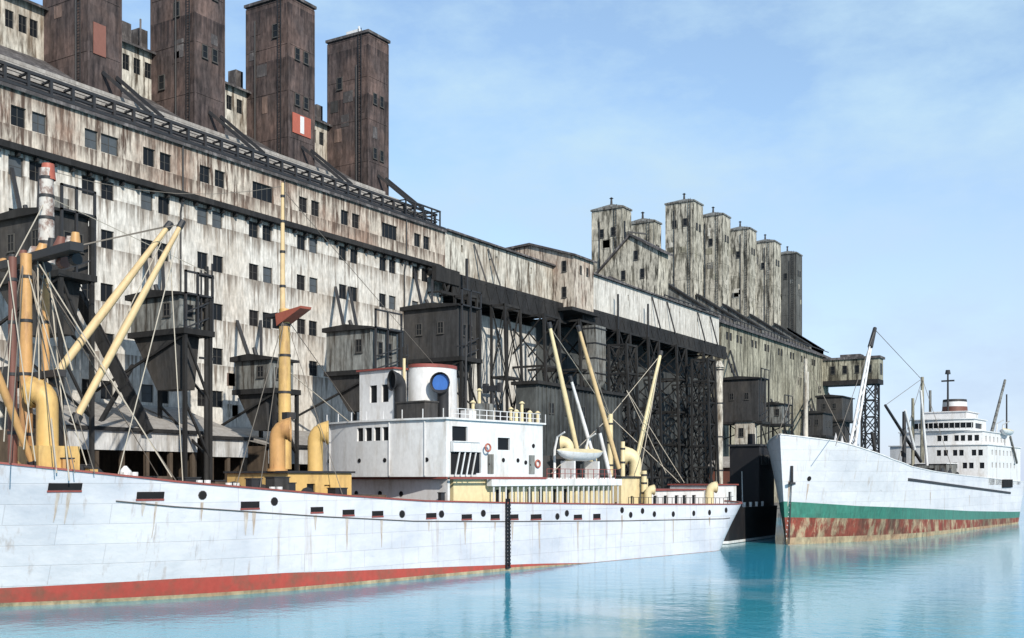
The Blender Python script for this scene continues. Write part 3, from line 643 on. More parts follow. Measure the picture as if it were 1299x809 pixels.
for L in range(7):
    z = QZ+L*5; 
    for y in (Yf1-5.6, Yf1-1): mc.bar((-79.6, y, z), (-83.6, y, z+5), .28); mc.bar((-83.6, y+.06, z), (-79.6, y+.06, z+5), .28); mc.bar((-83.6, y, z+4.9), (-79.6, y, z+4.9), .3)
    for x in (-79.6, -83.6): mc.bar((x, Yf1-5.6, z), (x, Yf1-1, z+5), .28); mc.bar((x+.06, Yf1-1, z), (x+.06, Yf1-5.6, z+5), .28)
mc.build('bracing', M['iron'], c)

# ------------------------------------------------------------------ loading cabins in front of the facades
def cabin(px_l, px_c, px_r, y_top, y_bot, x, label, mat='cabin_grey', hopper=None, chutes=(), posts=True, wins=True, roofmat='timber', belly=True, lattice=True):
    yc = Yat(px_c, x); yr = Yat(px_r, x); zt = Zat(px_c, y_top, x); zb = Zat(px_c, y_bot, x)
    r = (px_l-cx_)/f_; xb = yc*(FW[0]+r*RT[0])/(FW[1]+r*RT[1]); xb = max(xb, XF+.6)
    t = thing('loading_cabin', label, 'loading cabin', ((x+xb)/2, (yc+yr)/2, zb), 'loading cabins in front of the elevators')
    mb = MB(); mb.box(xb, x, yc, yr, zb, zt)
    mb.build('cabin_wall', M[mat], t)
    mb = MB(); mb.prism([(xb-.3, zt+.002), (x+.5, zt+.002), (x+.5, zt+.25), ((x+xb)/2, zt+.75), (xb-.3, zt+.5)], lambda a, u, v: (u, a, v), yc-.5, yr+.5); mb.build('cabin_roof', M[roofmat], t)
    mb = MB(); mb.box(xb-.2, x+.9, yc-.25, yr+.25, zb-.55, zb-.002); mb.build('floor_beam', M['timber'], t)
    if wins:
        h_ = min(1.6, (zt-zb)*.42)
        for q in (.35, .7): window(t, (x+.06, lerp(yc, yr, q), lerp(zb, zt, .55)), min(.9, (yr-yc)*.25), h_, 0, 0, 1)
        for q in ((.75,) if mat == 'cabin_grey' else (.3, .7)): window(t, (lerp(xb, x, q), yc-.06, lerp(zb, zt, .6)), 1.0, h_, -math.pi/2, 1, 1)
    if hopper:
        hz = Zat(px_c, hopper, x); mb = MB()
        vs = [(xb+.2, yc+.2, zb-.56), (x-.8, yc+.2, zb-.56), (x-.8, yr-.2, zb-.56), (xb+.2, yr-.2, zb-.56)]
        xm = lerp(xb, x, .42); vs += [(xm, yc+.7, hz), (x-.9, yc+.7, hz), (x-.9, yr-.7, hz), (xm, yr-.7, hz)]
        mb.add(vs, [(0,4,5,1),(1,5,6,2),(2,6,7,3),(3,7,4,0),(4,7,6,5),(0,1,2,3)]); mb.build('hopper', M['cabin_dark'], t)
    if posts:
        for xx, yy in ((x+.6, yr-.1), (x+.6, yc+.1), (xb+.4, yr-.1)): MB().bar((xx, yy, QZ), (xx, yy, zt if lattice and xx > x and yy > yc+.5 else zb-.56), .34).build('post', M['timber'], t)
    if posts:
        for k_, (za, zc) in enumerate(((zb-.6, zb-7), (zb-7, zb-12.5))):
            if zc < QZ+4: continue
            MB().bar((x+.6, yr-.1, zc), (xb+.4, yr-.1, za), .2).build('brace', M['timber'], t)
            MB().bar((x+.6, yc+.1, za), (x+.6, yr-.1, zc), .2).build('brace', M['timber'], t)
        MB().bar((x+.6, yc+.1, zb-.6), (XF+.2, yc+.1, zb-5.5), .22).build('brace', M['timber'], t)
        ymid = lerp(yc, yr, .5); MB().tube((lerp(xb, x, .3), ymid, zt+.4), (lerp(xb, x, .3)-.5, ymid, zt+1.7), .3, .22, 8).build('roof_vent', M['iron'], t)
    if lattice:
        mb = MB()
        for zz in (zt+.1, zt+2.2): mb.box(x+.5, x+.7, yc+.1, yr+.3, zz, zz+.18)
        for yy in (yc+.2, (yc+yr)/2, yr+.2): mb.box(x+.5, x+.7, yy-.1, yy+.1, zb, zt+2.4)
        for k in range(2): mb.bar((x+.6, yc+.2, zb+k*1.5), (x+.6, yr+.2, zb+k*1.5+1.5), .14)
        mb.build('ladder_frame', M['iron'], t)
    for (p0, q0), k in chutes:
        ys = Yat(p0, XF); zs = Zat(p0, q0, XF); ye = lerp(yc, yr, k)
        MB().bar((XF+.1, ys, zs), (lerp(xb, x, .35), ye, zt+.4), .32, .42).build('grain_spout', M['iron'], t)
    return t
cabin(-8, 70, 112, 268, 343, -83, 'dark arched loading cabin at far left behind the blotchy white mast top', 'cabin_dark', hopper=420, chutes=(((14, 215), .2), ((50, 215), .7)))
cabin(166, 228, 262, 374, 416, -82.4, 'grey loading cabin with dark hopper behind the two crossed booms', 'cabin_grey', hopper=492, chutes=(((183, 322), .1), ((205, 318), .6)))
cabin(298, 342, 372, 456, 492, -83.4, 'low pale loading cabin just left of the orange middle mast', 'cabin_grey', hopper=545, chutes=(((300, 408), .1), ((330, 408), .6)), lattice=False)
cabin(414, 470, 503, 417, 468, -82.4, 'brownish loading cabin above the wheelhouse of the near ship', 'cabin_grey', hopper=520, chutes=(((425, 365), .1), ((442, 365), .6)))
cabin(512, 580, 604, 388, 452, -82.4, 'big dark loading cabin left of the black trestle', 'cabin_dark', hopper=475, chutes=(((525, 345), .0), ((548, 345), .5)))
cabin(914, 962, 972, 480, 534, -82.6, 'dark loading cabin at the near end of the far elevator', 'cabin_dark', chutes=(((920, 447), .2), ((926, 445), .6)))
cabin(968, 992, 1002, 513, 537, -82.4, 'small bluish loading cabin above the bow of the far ship', 'cabin_grey', chutes=())
cabin(1018, 1044, 1056, 524, 552, -82.6, 'dark open loading cabin right of the white column', 'cabin_dark', chutes=(((1023, 505), .2), ((1029, 505), .6)), lattice=False)
cabin(1036, 1068, 1082, 503, 532, -82.4, 'dark loading cabin beside the lattice tower of the end gallery', 'cabin_dark', hopper=560, chutes=(), lattice=False)
# long inclined chute crossing the facade at left
c = thing('inclined_chute', 'long black inclined grain chute slanting down to the quay shed', 'chute', (-88, 64, 14))
mb = MB(); p0 = (-91, Yat(98, -91), Zat(98, 372, -91)); p1 = (-83.5, Yat(188, -83.5), Zat(188, 548, -83.5)); mb.bar(p0, p1, .7, .9); mb.build('trough', M['timber'], c)
mb = MB(); d_ = Vector(p1)-Vector(p0)
for k in range(9): q = Vector(p0)+d_*(k/8.5); mb.bar(q+Vector((0,0,.4)), q+Vector((0,0,1.3)), .09)
mb.bar(Vector(p0)+Vector((0,0,1.3)), Vector(p1)+Vector((0,0,1.3)), .09); mb.build('handrail', M['iron'], c)
c = thing('inclined_chute', 'thin black strut leaning left across the long inclined chute', 'chute', (-88, 64, 14))
mb = MB(); mb.bar((-92, Yat(168, -92), Zat(168, 464, -92)), (-86, Yat(126, -86), Zat(126, 538, -86)), .35); mb.build('trough', M['timber'], c)

# house with two windows by the stern, small quay huts
def hut(px_l, px_c, px_r, y_top, y_bot, x, label, mat, wl=(), name='quay_hut', pitched=False):
    yc = Yat(px_c, x); yr = Yat(px_r, x); zt = Zat(px_c, y_top, x); zb = max(QZ, Zat(px_c, y_bot, x)); r = (px_l-cx_)/f_; xb = yc*(FW[0]+r*RT[0])/(FW[1]+r*RT[1])
    t = thing(name, label, 'hut', ((x+xb)/2, (yc+yr)/2, QZ))
    MB().box(xb, x, yc, yr, QZ, zt).build('wall', M[mat], t)
    mb = MB()
    if pitched: mb.prism([(yc-.8, zt), ((yc+yr)/2, zt+2.2), (yr+.8, zt), (yr+.8, zt+.25), ((yc+yr)/2, zt+2.5), (yc-.8, zt+.25)], lambda a, u, v: (a, u, v), xb-.4, x+.8)
    else: mb.box(xb-.3, x+.4, yc-.4, yr+.4, zt+.002, zt+.4)
    mb.build('roof', M['shed_roof'] if pitched else M['timber'], t)
    for q, z in wl: window(t, (lerp(xb, x, q), yc-.06, lerp(zb, zt, z)), 1.1, 2.0, -math.pi/2, 1, 1)
    return t
hut(932, 953, 960, 535, 600, -83.4, 'tall narrow cream hut with two stacked windows behind the near stern', 'wall_cream', ((.4, .8), (.4, .3)))
hut(900, 938, 955, 593, 640, -82.9, 'low pale roofed hut with a reddish front behind the near stern', 'brown', ((.3, .5), (.7, .5)), pitched=True)

# ------------------------------------------------------------------ quay sheds
def shed(y0, y1, label, x1=-84.2, ztop=16.6, zeave=13.6, posts=6):
    t = thing('quay_shed', label, 'shed', (-89.5, (y0+y1)/2, QZ), 'sheds along the foot of the elevator')
    mb = MB(); mb.prism([(XF+.05, ztop), (x1, zeave), (x1, zeave+.25), (XF+.05, ztop+.3)], lambda a, u, v: (u, a, v), y0, y1); mb.build('roof', M['shed_roof'], t)
    mb = MB(); mb.box(x1-.25, x1-.1, y0+.3, y1-.3, zeave-1.9, zeave-.05); mb.build('fascia', M['shed_fascia'], t)
    mb = MB(); mb.box(x1-.08, x1+.25, y0-.2, y1+.2, zeave-.1, zeave+.22); mb.build('gutter', M['timber'], t)
    mb = MB(); mb.box(XF+.4, XF+.9, y0, y1, QZ, zeave); mb.box(XF+.9, x1-.4, y1-.35, y1-.1, QZ, zeave); mb.box(XF+.9, x1-.4, y0+.1, y0+.35, QZ, zeave); mb.build('back_wall', M['shed_dark'], t)
    for k in range(posts):
        y = lerp(y0+.6, y1-.6, k/(posts-1)); MB().bar((x1-.45, y, QZ), (x1-.45, y, zeave-.05), .38).build('post', M['shed_dark'], t)
    return t
shed(Yat(84, -84.2), Yat(254, -84.2), 'open quay shed with pale sloping roof and white fascia left of the dark pole')
shed(Yat(266, -84.2), Yat(318, -84.2), 'short quay shed with white fascia right of the tall dark pole', posts=3, zeave=13.2)
shed(Yat(340, -84.2), Yat(560, -84.2), 'long quay shed mostly hidden behind the white bridge', zeave=12.6, ztop=14.8, posts=8)
# tall dark poles on the quay
def pole(px, py, x, label, h2=0, r=.28):
    y = Yat(px, x); z = Zat(px, py, x); t = thing('timber_pole', label, 'pole', (x, y, QZ))
    MB().tube((x, y, QZ), (x, y, z), r, r*.75, 10).build('shaft', M['timber'], t, smooth=True)
    mb = MB()
    for zz in (z-1, z-4, z-9): mb.bar((x, y-.9, zz), (x, y+.9, zz), .2); 
    for s_ in (-.7, .7): mb.bar((x+.02, y+s_, z-6), (x+.02, y+s_, z+.4), .12)
    mb.build('crossarm', M['iron'], t); return t
pole(262, 338, -82.0, 'tall dark timber pole standing between the two quay sheds')
pole(512, 440, -83.0, 'dark timber pole behind the wheelhouse of the near ship', r=.3)

# ------------------------------------------------------------------ ships
class Ship:
    def __init__(s, O, ang, L, B, sheer, stern_over, rake, ubw, ubd, usw, usd, pb=2.0):
        s.d = Vector((math.sin(ang), math.cos(ang), 0)); s.n = Vector((s.d.y, -s.d.x, 0)); s.O = Vector((*O, 0)); s.L = L; s.B = B
        s.sheer_t = sheer; s.over = stern_over; s.rake = rake; s.ub = (ubw, ubd); s.us = (usw, usd); s.pb = pb
    def P(s, a, t, z): return s.O + s.d*a + s.n*t + Vector((0, 0, z))
    def sheer(s, a): return interp(s.sheer_t, a)
    def hb(s, u, h):
        ub = lerp(*s.ub, h); us = lerp(*s.us, h)
        fb = 1 - max(0, 1-u/ub)**lerp(s.pb, s.pb+.5, h); fs = 1 - max(0, 1-(1-u)/us)**lerp(2.2, 3.2, h)
        return s.B/2*fb*fs
    def pt(s, u, h, z, side=1, inset=0):
        hp = max(0, h); a0 = s.rake*(1-hp**.8); a1 = s.L + s.over*hp**1.3
        return s.P(lerp(a0, a1, u), side*max(0, s.hb(u, min(1, hp))-inset), z)
    def a_of(s, u, h):
        hp = max(0, h); return lerp(s.rake*(1-hp**.8), s.L+s.over*hp**1.3, u)
    def surf(s, a, z):
        lo, hi = 0., 1.
        h = min(1, max(0, z/s.sheer(a)))
        for _ in range(40):
            m_ = (lo+hi)/2
            if s.a_of(m_, h) < a: lo = m_
            else: hi = m_
        return s.pt(lo, h, z), lo, h
    def sat(s, px, t, z=5):
        lo, hi = -20., 160.
        for _ in range(50):
            m_ = (lo+hi)/2; p = s.P(m_, t, z)
            if proj(*p)[0] < px: lo = m_
            else: hi = m_
        return lo
    def SP(s, px, py, t):
        a = s.sat(px, t); p = s.P(a, t, 0); dd = p.x*FW[0]+p.y*FW[1]
        return s.P(a, t, CAM_H + (hy_-py)/f_*dd)
    def hullpx(s, px, py):
        """point of the near hull side seen at a photo position"""
        lo, hi = 0., s.L
        for _ in range(40):
            a = (lo+hi)/2; z = s.sheer(a)*.7
            if proj(*s.surf(a, z)[0])[0] < px: lo = a
            else: hi = a
        p = s.surf(a, z)[0]; dd = p.x*FW[0]+p.y*FW[1]; z = CAM_H + (hy_-py)/f_*dd
        return a, z
    def f(s): return lambda a, t, z: s.P(a, t, z)
    def build_hull(s, root, rows, mats, deckmat, railmat, nst=72, bul=1.05, stem=True):
        """rows: functions z(a) from keel to sheer, mats per strip"""
        us = [0.5-0.5*math.cos(math.pi*k/nst) for k in range(nst+1)]
        mb = MB()
        for side in (1, -1):
            grid = []
            for zf in rows:
                ln = []
                for u in us:
                    a = lerp(0, s.L, u); z = zf(a); h = z/s.sheer(a); ln.append(s.pt(u, h, z, side))
                grid.append(ln)
            nr = len(rows)
            vs = [p for ln in grid for p in ln]; k = nst+1
            for r in range(nr-1):
                mb.add([p for p in grid[r]+grid[r+1]], [(i, i+1, i+1+k, i+k) if side == 1 else (i+k, i+1+k, i+1, i) for i in range(nst)], mats[r][1])
        hull = mb.build('hull', [m_ for m_ in s.mlist], root, smooth=False, fix=False)
        import bmesh
        bm = bmesh.new(); bm.from_mesh(hull.data); bmesh.ops.remove_doubles(bm, verts=bm.verts, dist=.004)
        for fc in bm.faces: fc.smooth = True
        bm.to_mesh(hull.data); bm.free()
        # inner bulwark and deck
        mb = MB()
        for side in (1, -1):
            top = [s.pt(u, 1, s.sheer(lerp(0, s.L, u)), side, .14) for u in us]; bot = [s.pt(u, 1-bul/s.sheer(lerp(0, s.L, u)), s.sheer(lerp(0, s.L, u))-bul, side, .16) for u in us]
            out = [s.pt(u, 1, s.sheer(lerp(0, s.L, u)), side, 0) for u in us]
            k = nst+1
            mb.add(top+bot, [(i, i+1, i+1+k, i+k) for i in range(nst)]); mb.add(out+top, [(i, i+1, i+1+k, i+k) for i in range(nst)])
        mb.build('bulwark', M['white'], hull, fix=False)
        mb = MB(); a_, b_ = [[s.pt(u, 1-bul/s.sheer(lerp(0, s.L, u)), s.sheer(lerp(0, s.L, u))-bul, q_, .1) for u in us] for q_ in (1, -1)]
        mb.add(a_+b_, [(i, i+1, i+2+nst, i+1+nst) for i in range(nst)]); mb.build('deck', deckmat, root, fix=False)
        mb = MB()
        for side in (1, -1):
            for i in range(nst):
                p, q = [s.pt(us[j], 1, s.sheer(lerp(0, s.L, us[j]))+.06, side, .05) for j in (i, i+1)]
                if (p-q).length > .02: mb.bar(p, q, .3, .14)
        mb.build('rail', railmat, root)
        return hull
    def patch(s, mb, a, z, w, hgt, mi=0, off=.03, dep=.12):
        """small plate fitted flush to the near hull side"""
        p0 = s.surf(a-w/2, z)[0]; p1 = s.surf(a+w/2, z)[0]; d = (p1-p0).normalized(); up = (s.surf(a, z+.3)[0]-s.surf(a, z-.3)[0]).normalized(); nn = d.cross(up).normalized()
        if nn.dot(s.n) < 0: nn = -nn
        c = (p0+p1)/2; vs = [c + d*(x*w/2) + up*(y*hgt/2) + nn*o for x in (-1, 1) for y in (-1, 1) for o in (-dep, off)]
        mb.add(vs, [(0,1,3,2),(4,6,7,5),(0,4,5,1),(2,3,7,6),(0,2,6,4),(1,5,7,3)], mi)
    def disc(s, mb, a, z, r, mi=0, off=.04, n=10):
        p0 = s.surf(a-r, z)[0]; p1 = s.surf(a+r, z)[0]; d = (p1-p0).normalized(); up = (s.surf(a, z+.3)[0]-s.surf(a, z-.3)[0]).normalized(); nn = d.cross(up).normalized()
        if nn.dot(s.n) < 0: nn = -nn
        c = (p0+p1)/2; mb.add([c + (d*math.cos(t)+up*math.sin(t))*r + nn*o for o in (-.1, off) for t in (2*math.pi*k/n for k in range(n))], [tuple(range(n)), tuple(range(n, 2*n))] + [(k, (k+1) % n, (k+1) % n+n, k+n) for k in range(n)], mi)

def cowl(parent, base, h, r, face, mat, name='ventilator', mouth_mat='unlit_inside', flare=1.6):
    """cowl ventilator: a stem that bends over into a flared mouth looking along face"""
    b0 = Vector(base); fdir = Vector(face).normalized(); up = Vector((0,0,1))
    mb = MB(); R = r*1.25; pts = [b0, b0+up*(h-R*1.3)]; rs = [r, r]
    for k in range(1, 6):
        t = math.pi/2*k/5; pts.append(b0+up*(h-R*1.3) + fdir*(R*(1-math.cos(t))) + up*(R*math.sin(t))); rs.append(lerp(r, r*flare, (k/5)**1.5))
    pts.append(pts[-1]+fdir*r*.35); rs.append(r*flare*1.05)
    mb.sweep(pts, rs, 16, 0, caps=False); mb.tube(b0-up*.0, b0+up*.22, r*1.3, r*1.3, 16)
    o = mb.build(name, M[mat], parent, smooth=True)
    m2 = MB(); e = pts[-1]; m2.sweep([e-fdir*r*.5, e-fdir*r*.42], [r*flare*.9, r*flare*.9], 16); m2.build('mouth', M[mouth_mat], o)
    m3 = MB(); u = fdir.cross(up).normalized(); rr = r*flare*1.05
    ring = [e + (u*math.cos(t)+up*math.sin(t))*rr for t in (2*math.pi*k/18 for k in range(19))]
    m3.sweep(ring, [r*.1]*19, 6, caps=False); m3.build('lip', M['iron'] if mouth_mat == 'blue' else M[mat], o, smooth=True)
    return o

VL = Vector((-RT[0]+FW[0]*.25, -RT[1]+FW[1]*.25, 0)); VR = Vector((RT[0]+FW[0]*.15, RT[1]+FW[1]*.15, 0))
# ---- near ship
sh = [(0,11.0),(6,10.25),(11,9.65),(19,8.75),(26.5,8.15),(33,7.65),(43,7.0),(54,6.65),(76,6.1),(98,5.75),(104,6.1)]
S = Ship((-75.4, 38.9), rad(9.5), 104.5, 18.0, sh, 3.2, 5.0, .30, .24, .10, .075)
S.mlist = [M['boot_red'], M['hull_near'], M['weed']]
s1 = thing('cargo_ship', 'near white cargo ship with red waterline, orange masts and white bridge', 'cargo ship', S.P(50, 0, 0))
band = lambda a: interp([(0,1.3),(17,1.55),(26,1.5),(33,1.25),(46,.85),(58,.45),(67,.04),(104,.03)], a)
rows = [lambda a: -1.5, lambda a: -.02, lambda a: min(.28, band(a)*.5), band, lambda a: lerp(band(a), S.sheer(a), .3), lambda a: lerp(band(a), S.sheer(a), .6), lambda a: lerp(band(a), S.sheer(a), .8), lambda a: S.sheer(a)]
hull = S.build_hull(s1, rows, [(0,0),(0,2),(0,0),(0,1),(0,1),(0,1),(0,1)], M['brown'], M['rail_red'])
mb = MB()
# strake line and plate seams
for i in range(60):
    a0, a1 = 15+i*1.4, 15+(i+1)*1.4
    if a1 > 100: break
    z0, z1 = S.sheer(a0)-1.75, S.sheer(a1)-1.75
    mb.bar(S.surf(a0, z0)[0]+S.n*.01, S.surf(a1, z1)[0]+S.n*.01, .09, .09)
mb.build('rubbing_strake', M['frame'], s1)
for px, py, w, h_ in ((78,617,2.2,.5),(188,628,2.0,.5),(317,640,1.7,.5),(402,646,1.3,.4),(442,649.5,1.3,.42),(479,651,1.3,.42),(547,653.5,1.3,.42),(592,655,1.4,.42),(628,655,1.3,.4),(652,655,1.3,.42),(680,655,1.7,.45),(733,655,1.4,.4),(757,654.5,1.3,.5)):
    a, z = S.hullpx(px, py); mb = MB(); S.patch(mb, a, z, w, h_); S.patch(mb, a, z-h_/2-.08, w*1.03, .13, 1, off=.05); mb.build('freeing_port', [M['unlit_inside'], M['rail_red']], s1)
for px, py in ((255,628),(348,636),(510,652),(560,652),(613,651),(707,655),(719,651),(789,647),(800,653),(815,648),(830,652),(854,652),(880,651),(900,650),(921,647),(938,645)):
    a, z = S.hullpx(px, py); mb = MB(); S.disc(mb, a, z, .3); S.disc(mb, a, z, .36, 1, off=.02); mb.build('porthole', [M['unlit_inside'], M['frame']], s1)
rr = random.Random(3)
M['stain'] = painted('rust_run_stain', (.36,.29,.24), (.48,.45,.43), .9, .7, .2, 2, zs=.3, lo=.4, hi=.6)
def stain(ship, parent, px, py, w, L_):
    a, z = ship.hullpx(px, py); mb = MB(); prev = None
    for k in range(7):
        zz = z-.3-L_*k/6
        if zz < .3: break
        ww = w*(1-k/6.3)/2+.015; ax_ = a+.012*math.sin(k*1.7+px)
        cur = [ship.surf(ax_-ww, zz)[0]+ship.n*.02, ship.surf(ax_+ww, zz)[0]+ship.n*.02]
        if prev: mb.add([prev[0], prev[1], cur[1], cur[0]], [(0,1,2,3)])
        prev = cur
    if mb.f: mb.build('rust_stain', M['stain'], parent, fix=False)
for px, py in ((70,620),(84,620),(180,631),(196,631),(255,632),(312,643),(322,643),(400,649),(440,652),(484,654),(544,656),(590,658),(628,658),(650,658),(684,658),(733,658),(789,650),(854,655),(900,653)):
    stain(S, s1, px, py, rr.uniform(.14, .4), rr.uniform(.9, 3.0))
# hanging ladder
a, z = S.hullpx(643, 680)
ld = thing('rope_ladder', 'black ladder hanging down the near white hull to the water', 'ladder', S.surf(a, .2)[0]+S.n*.15)
zt = S.sheer(a)+.5
for k in (-.22, .22): MB().bar(S.surf(a+k, .25)[0]+S.n*.14, S.surf(a+k, zt-.6)[0]+S.n*.14+Vector((0,0,.6)), .14).build('side_rope', M['black'], ld)
mb = MB()
for i in range(18):
    zz = .35+i*.36
    if zz > zt: break
    q = S.surf(a, min(zz, S.sheer(a)-.05))[0]; q.z = zz; mb.bar(q-S.d*.3+S.n*.16, q+S.d*.3+S.n*.16, .2, .17)
mb.build('rung', M['black'], ld)
# -- superstructure
fS = S.f()
AF = 47.4            # bridge front
def house(name, a0, a1, t0, t1, z0, z1, mat, front=(), side=(), parent=None, roof=None, rmat='white', rounded=0, dep=.22, portf=(), ports=()):
    """deck house in ship axes: front openings (t0,t1,z0,z1), near-side openings (a0,a1,z0,z1)"""
    mb = MB()
    if rounded:
        K = 14; tt = [lerp(t0, t1, k/K) for k in range(K+1)]
        bulge = lambda t: -rounded*(1-((t-(t0+t1)/2)/((t1-t0)/2))**2)
    else: bulge = lambda t: 0
    fr = lambda u, v, d: S_cur.P(a0+bulge(u)+d, u, v)
    xs = [(x[0], x[1], x[2], x[3]) for x in front]
    if rounded:   # split into columns so the front can curve
        cuts = sorted(set(tt + [q for x in xs for q in x[:2]]))
        for c0, c1 in zip(cuts, cuts[1:]):
            hit = [x for x in xs if x[0] < (c0+c1)/2 < x[1]]
            vv = sorted(set([z0, z1] + [q for x in hit for q in x[2:]]))
            for v0, v1 in zip(vv, vv[1:]):
                inside = any(x[2] < (v0+v1)/2 < x[3] for x in hit)
                dd = dep if inside else 0
                mb.add([fr(c0,v0,dd), fr(c1,v0,dd), fr(c1,v1,dd), fr(c0,v1,dd)], [(0,1,2,3)], 1 if inside else 0)
        for x in xs: 
            cs = [(x[0],x[2]),(x[1],x[2]),(x[1],x[3]),(x[0],x[3])]
            for (p, q), (r_, w) in zip(cs, cs[1:]+cs[:1]): mb.add([fr(p,q,0), fr(r_,w,0), fr(r_,w,dep), fr(p,q,dep)], [(0,1,2,3)], 0)
    else:
        mb.holes(fr, (t0, t1), (z0, z1), xs, dep)
        for x in xs: mb.add([fr(x[0],x[2],dep), fr(x[1],x[2],dep), fr(x[1],x[3],dep), fr(x[0],x[3],dep)], [(0,1,2,3)], 1)
    sd = lambda u, v, d: S_cur.P(u, t1-d, v)
    mb.holes(sd, (a0, a1), (z0, z1), side, dep)
    for x in side: mb.add([sd(x[0],x[2],dep), sd(x[1],x[2],dep), sd(x[1],x[3],dep), sd(x[0],x[3],dep)], [(0,1,2,3)], 1)
    P = S_cur.P
    mb.add([P(a0,t0,z0), P(a1,t0,z0), P(a1,t0,z1), P(a0,t0,z1)], [(0,1,2,3)]); mb.add([P(a1,t0,z0), P(a1,t1,z0), P(a1,t1,z1), P(a1,t0,z1)], [(0,1,2,3)])
    o = mb.build(name, [M[mat], M['glass']], parent, fix=False)
    rm = MB(); K = 14; ov = roof if roof is not None else .25
    pts = [(a0+bulge(lerp(t0, t1, k/K))-ov, lerp(t0-ov, t1+ov, k/K)) for k in range(K+1)] + [(a1+ov, t1+ov), (a1+ov, t0-ov)]
    kk = len(pts); vs = [S_cur.P(x, t, z1+.004) for x, t in pts] + [S_cur.P(x, t, z1+.18) for x, t in pts]
    rm.add(vs, [tuple(range(kk)), tuple(range(kk, 2*kk))] + [(i, (i+1) % kk, (i+1) % kk+kk, i+kk) for i in range(kk)]); rm.build('house_roof', M[rmat], o)
    if portf or ports:
        for t, z in portf: 
            c = fr(t, z, 0); MB().sweep([c-S_cur.d*.05, c+S_cur.d*.1], [.22, .22], 10).build('porthole', M['unlit_inside'], o)
        for a_, z in ports:
            c = sd(a_, z, 0); MB().sweep([c+S_cur.n*.05, c-S_cur.n*.1], [.22, .22], 10).build('porthole', M['unlit_inside'], o)
    return o
S_cur = S
tq = lambda px, a: next(t for t in [(-16+.05*k) for k in range(700)] if proj(*S_cur.P(a, t, 9))[0] >= px)
zq = lambda px_pt, py: CAM_H + (hy_-py)/f_*(px_pt.x*FW[0]+px_pt.y*FW[1])
ZB0, ZB1 = 9.25, 14.6
w4 = [(tq(p0, AF), tq(p1, AF), 12.75, 14.05) for p0, p1 in ((464.5,473),(475.5,484),(486.5,494.5),(497,505.5))]
aR0, aR1 = S.sat(571, 8.8), S.sat(592, 8.8)
br = house('bridge_block', AF, 61.5, -9.4, 8.8, ZB0, ZB1, 'white', front=w4,
    side=((48.2, 50.3, 12.6, 14.0), (50.2+.9, 51.6+.6, 9.6, 11.6), (54.6, 56.4, 11.9, 13.1)), parent=s1, rounded=1.3, rmat='white',
    portf=[(tq(p, AF), 10.85) for p in (422, 468, 500, 546)], ports=[(57.6, 10.9), (58.8, 10.7), (55.4, 10.9), (60, 12.4)])
mb = MB(); mb.obox(fS, AF+.3, 61.8, 8.95, 9.05, ZB0-.22, ZB0-.02); mb.obox(fS, AF-.2, AF, -9.5, 9, ZB0-.2, ZB0-.03); mb.build('deck_edge', M['rail_red'], br)
# open wing: low dodger plate and lattice ladders at the near corner
mb = MB(); mb.obox(fS, 47.9, 51.5, 8.9, 9.25, 11.6, 12.5); mb.obox(fS, 47.9, 51.5, 8.85, 9.35, 12.5, 12.6); wing = mb.build('wing_dodger', M['white'], br)
mb = MB(); mb.obox(fS, 48, 51.4, 8.82, 8.9, 9.5, 11.55); mb.build('wing_recess', M['unlit_inside'], br)
for k in range(4):
    MB().bar(fS(48.4+k*.75, 9.0, 9.3), fS(48.9+k*.75, 9.1, 11.6), .12).build('stanchion', M['white'], br)
lo = house('lower_house', 49.2, 74.5, -8.2, 8.0, 5.5, 9.0, 'cream', parent=s1, roof=.3,
    side=[(a_, a_+.7, 6.0, 8.0) for a_ in (55.2, 56.7, 60, 61.8, 64.2, 66.0)] + [(67.6+.9*k, 68.1+.9*k, 6.2, 8.1) for k in range(7)],
    portf=[(tq(p, 49.2), 7.9) for p in (452, 482, 510)])
mb = MB(); mb.obox(fS, 53.5, 75.2, 8.35, 9.0, 8.35, 9.05); mb.build('promenade_edge', M['white'], lo)
for k in range(24): 
    a_ = 54+.9*k; MB().bar(fS(a_, 8.8, 5.4), fS(a_, 8.8, 8.36), .12).build('stanchion', M['white'], lo)
mb = MB(); mb.obox(fS, AF+.6, AF+.9, -8.6, 8.4, 5.6, 9.0); pf = mb.build('front_bulkhead', M['white'], s1)
for p in (452, 482, 509): c = fS(AF+.58, tq(p, AF+.6), 7.6); MB().sweep([c-S.d*.04, c+S.d*.1], [.26, .26], 10).build('porthole', M['unlit_inside'], pf)
# wheelhouse, funnel, roof gear
ax = 50.5
wh = house('wheelhouse', ax, ax+1.8, tq(456, ax), tq(499, ax), ZB1+.2, 20.2, 'white', parent=s1, rmat='rail_red',
    front=((tq(469, ax), tq(478, ax), 16.9, 18.7), (tq(484, ax), tq(492.5, ax), 16.9, 18.7)))
fa = S.sat(549, -.5)
mb = MB(); K = 24
el_ = lambda k, z, g=1: fS(fa + 2.9*g*math.sin(2*math.pi*k/K), -.5 + 2.2*g*math.cos(2*math.pi*k/K), z)
rings = [[el_(k, z, g) for k in range(K)] for z, g in ((ZB1+.19, 1.04), (ZB1+.5, 1.0), (20.4, .97), (20.4, .99), (20.75, .99), (20.75, .85), (19.8, .85))]
for i in range(len(rings)-1): mb.add(rings[i]+rings[i+1], [(k, (k+1) % K, (k+1) % K+K, k+K) for k in range(K)], 1 if i in (3, 4) else (2 if i == 5 else 0))
mb.add(rings[-1], [tuple(range(K))], 2)
fu = mb.build('funnel', [M['white'], M['rail_red'], M['unlit_inside']], s1, smooth=True)
MB().tube(fS(fa-3.4, -1.2, ZB1+.2), fS(fa-3.4, -1.2, 21.3), .16).build('steam_pipe', M['cream'], fu, smooth=True)
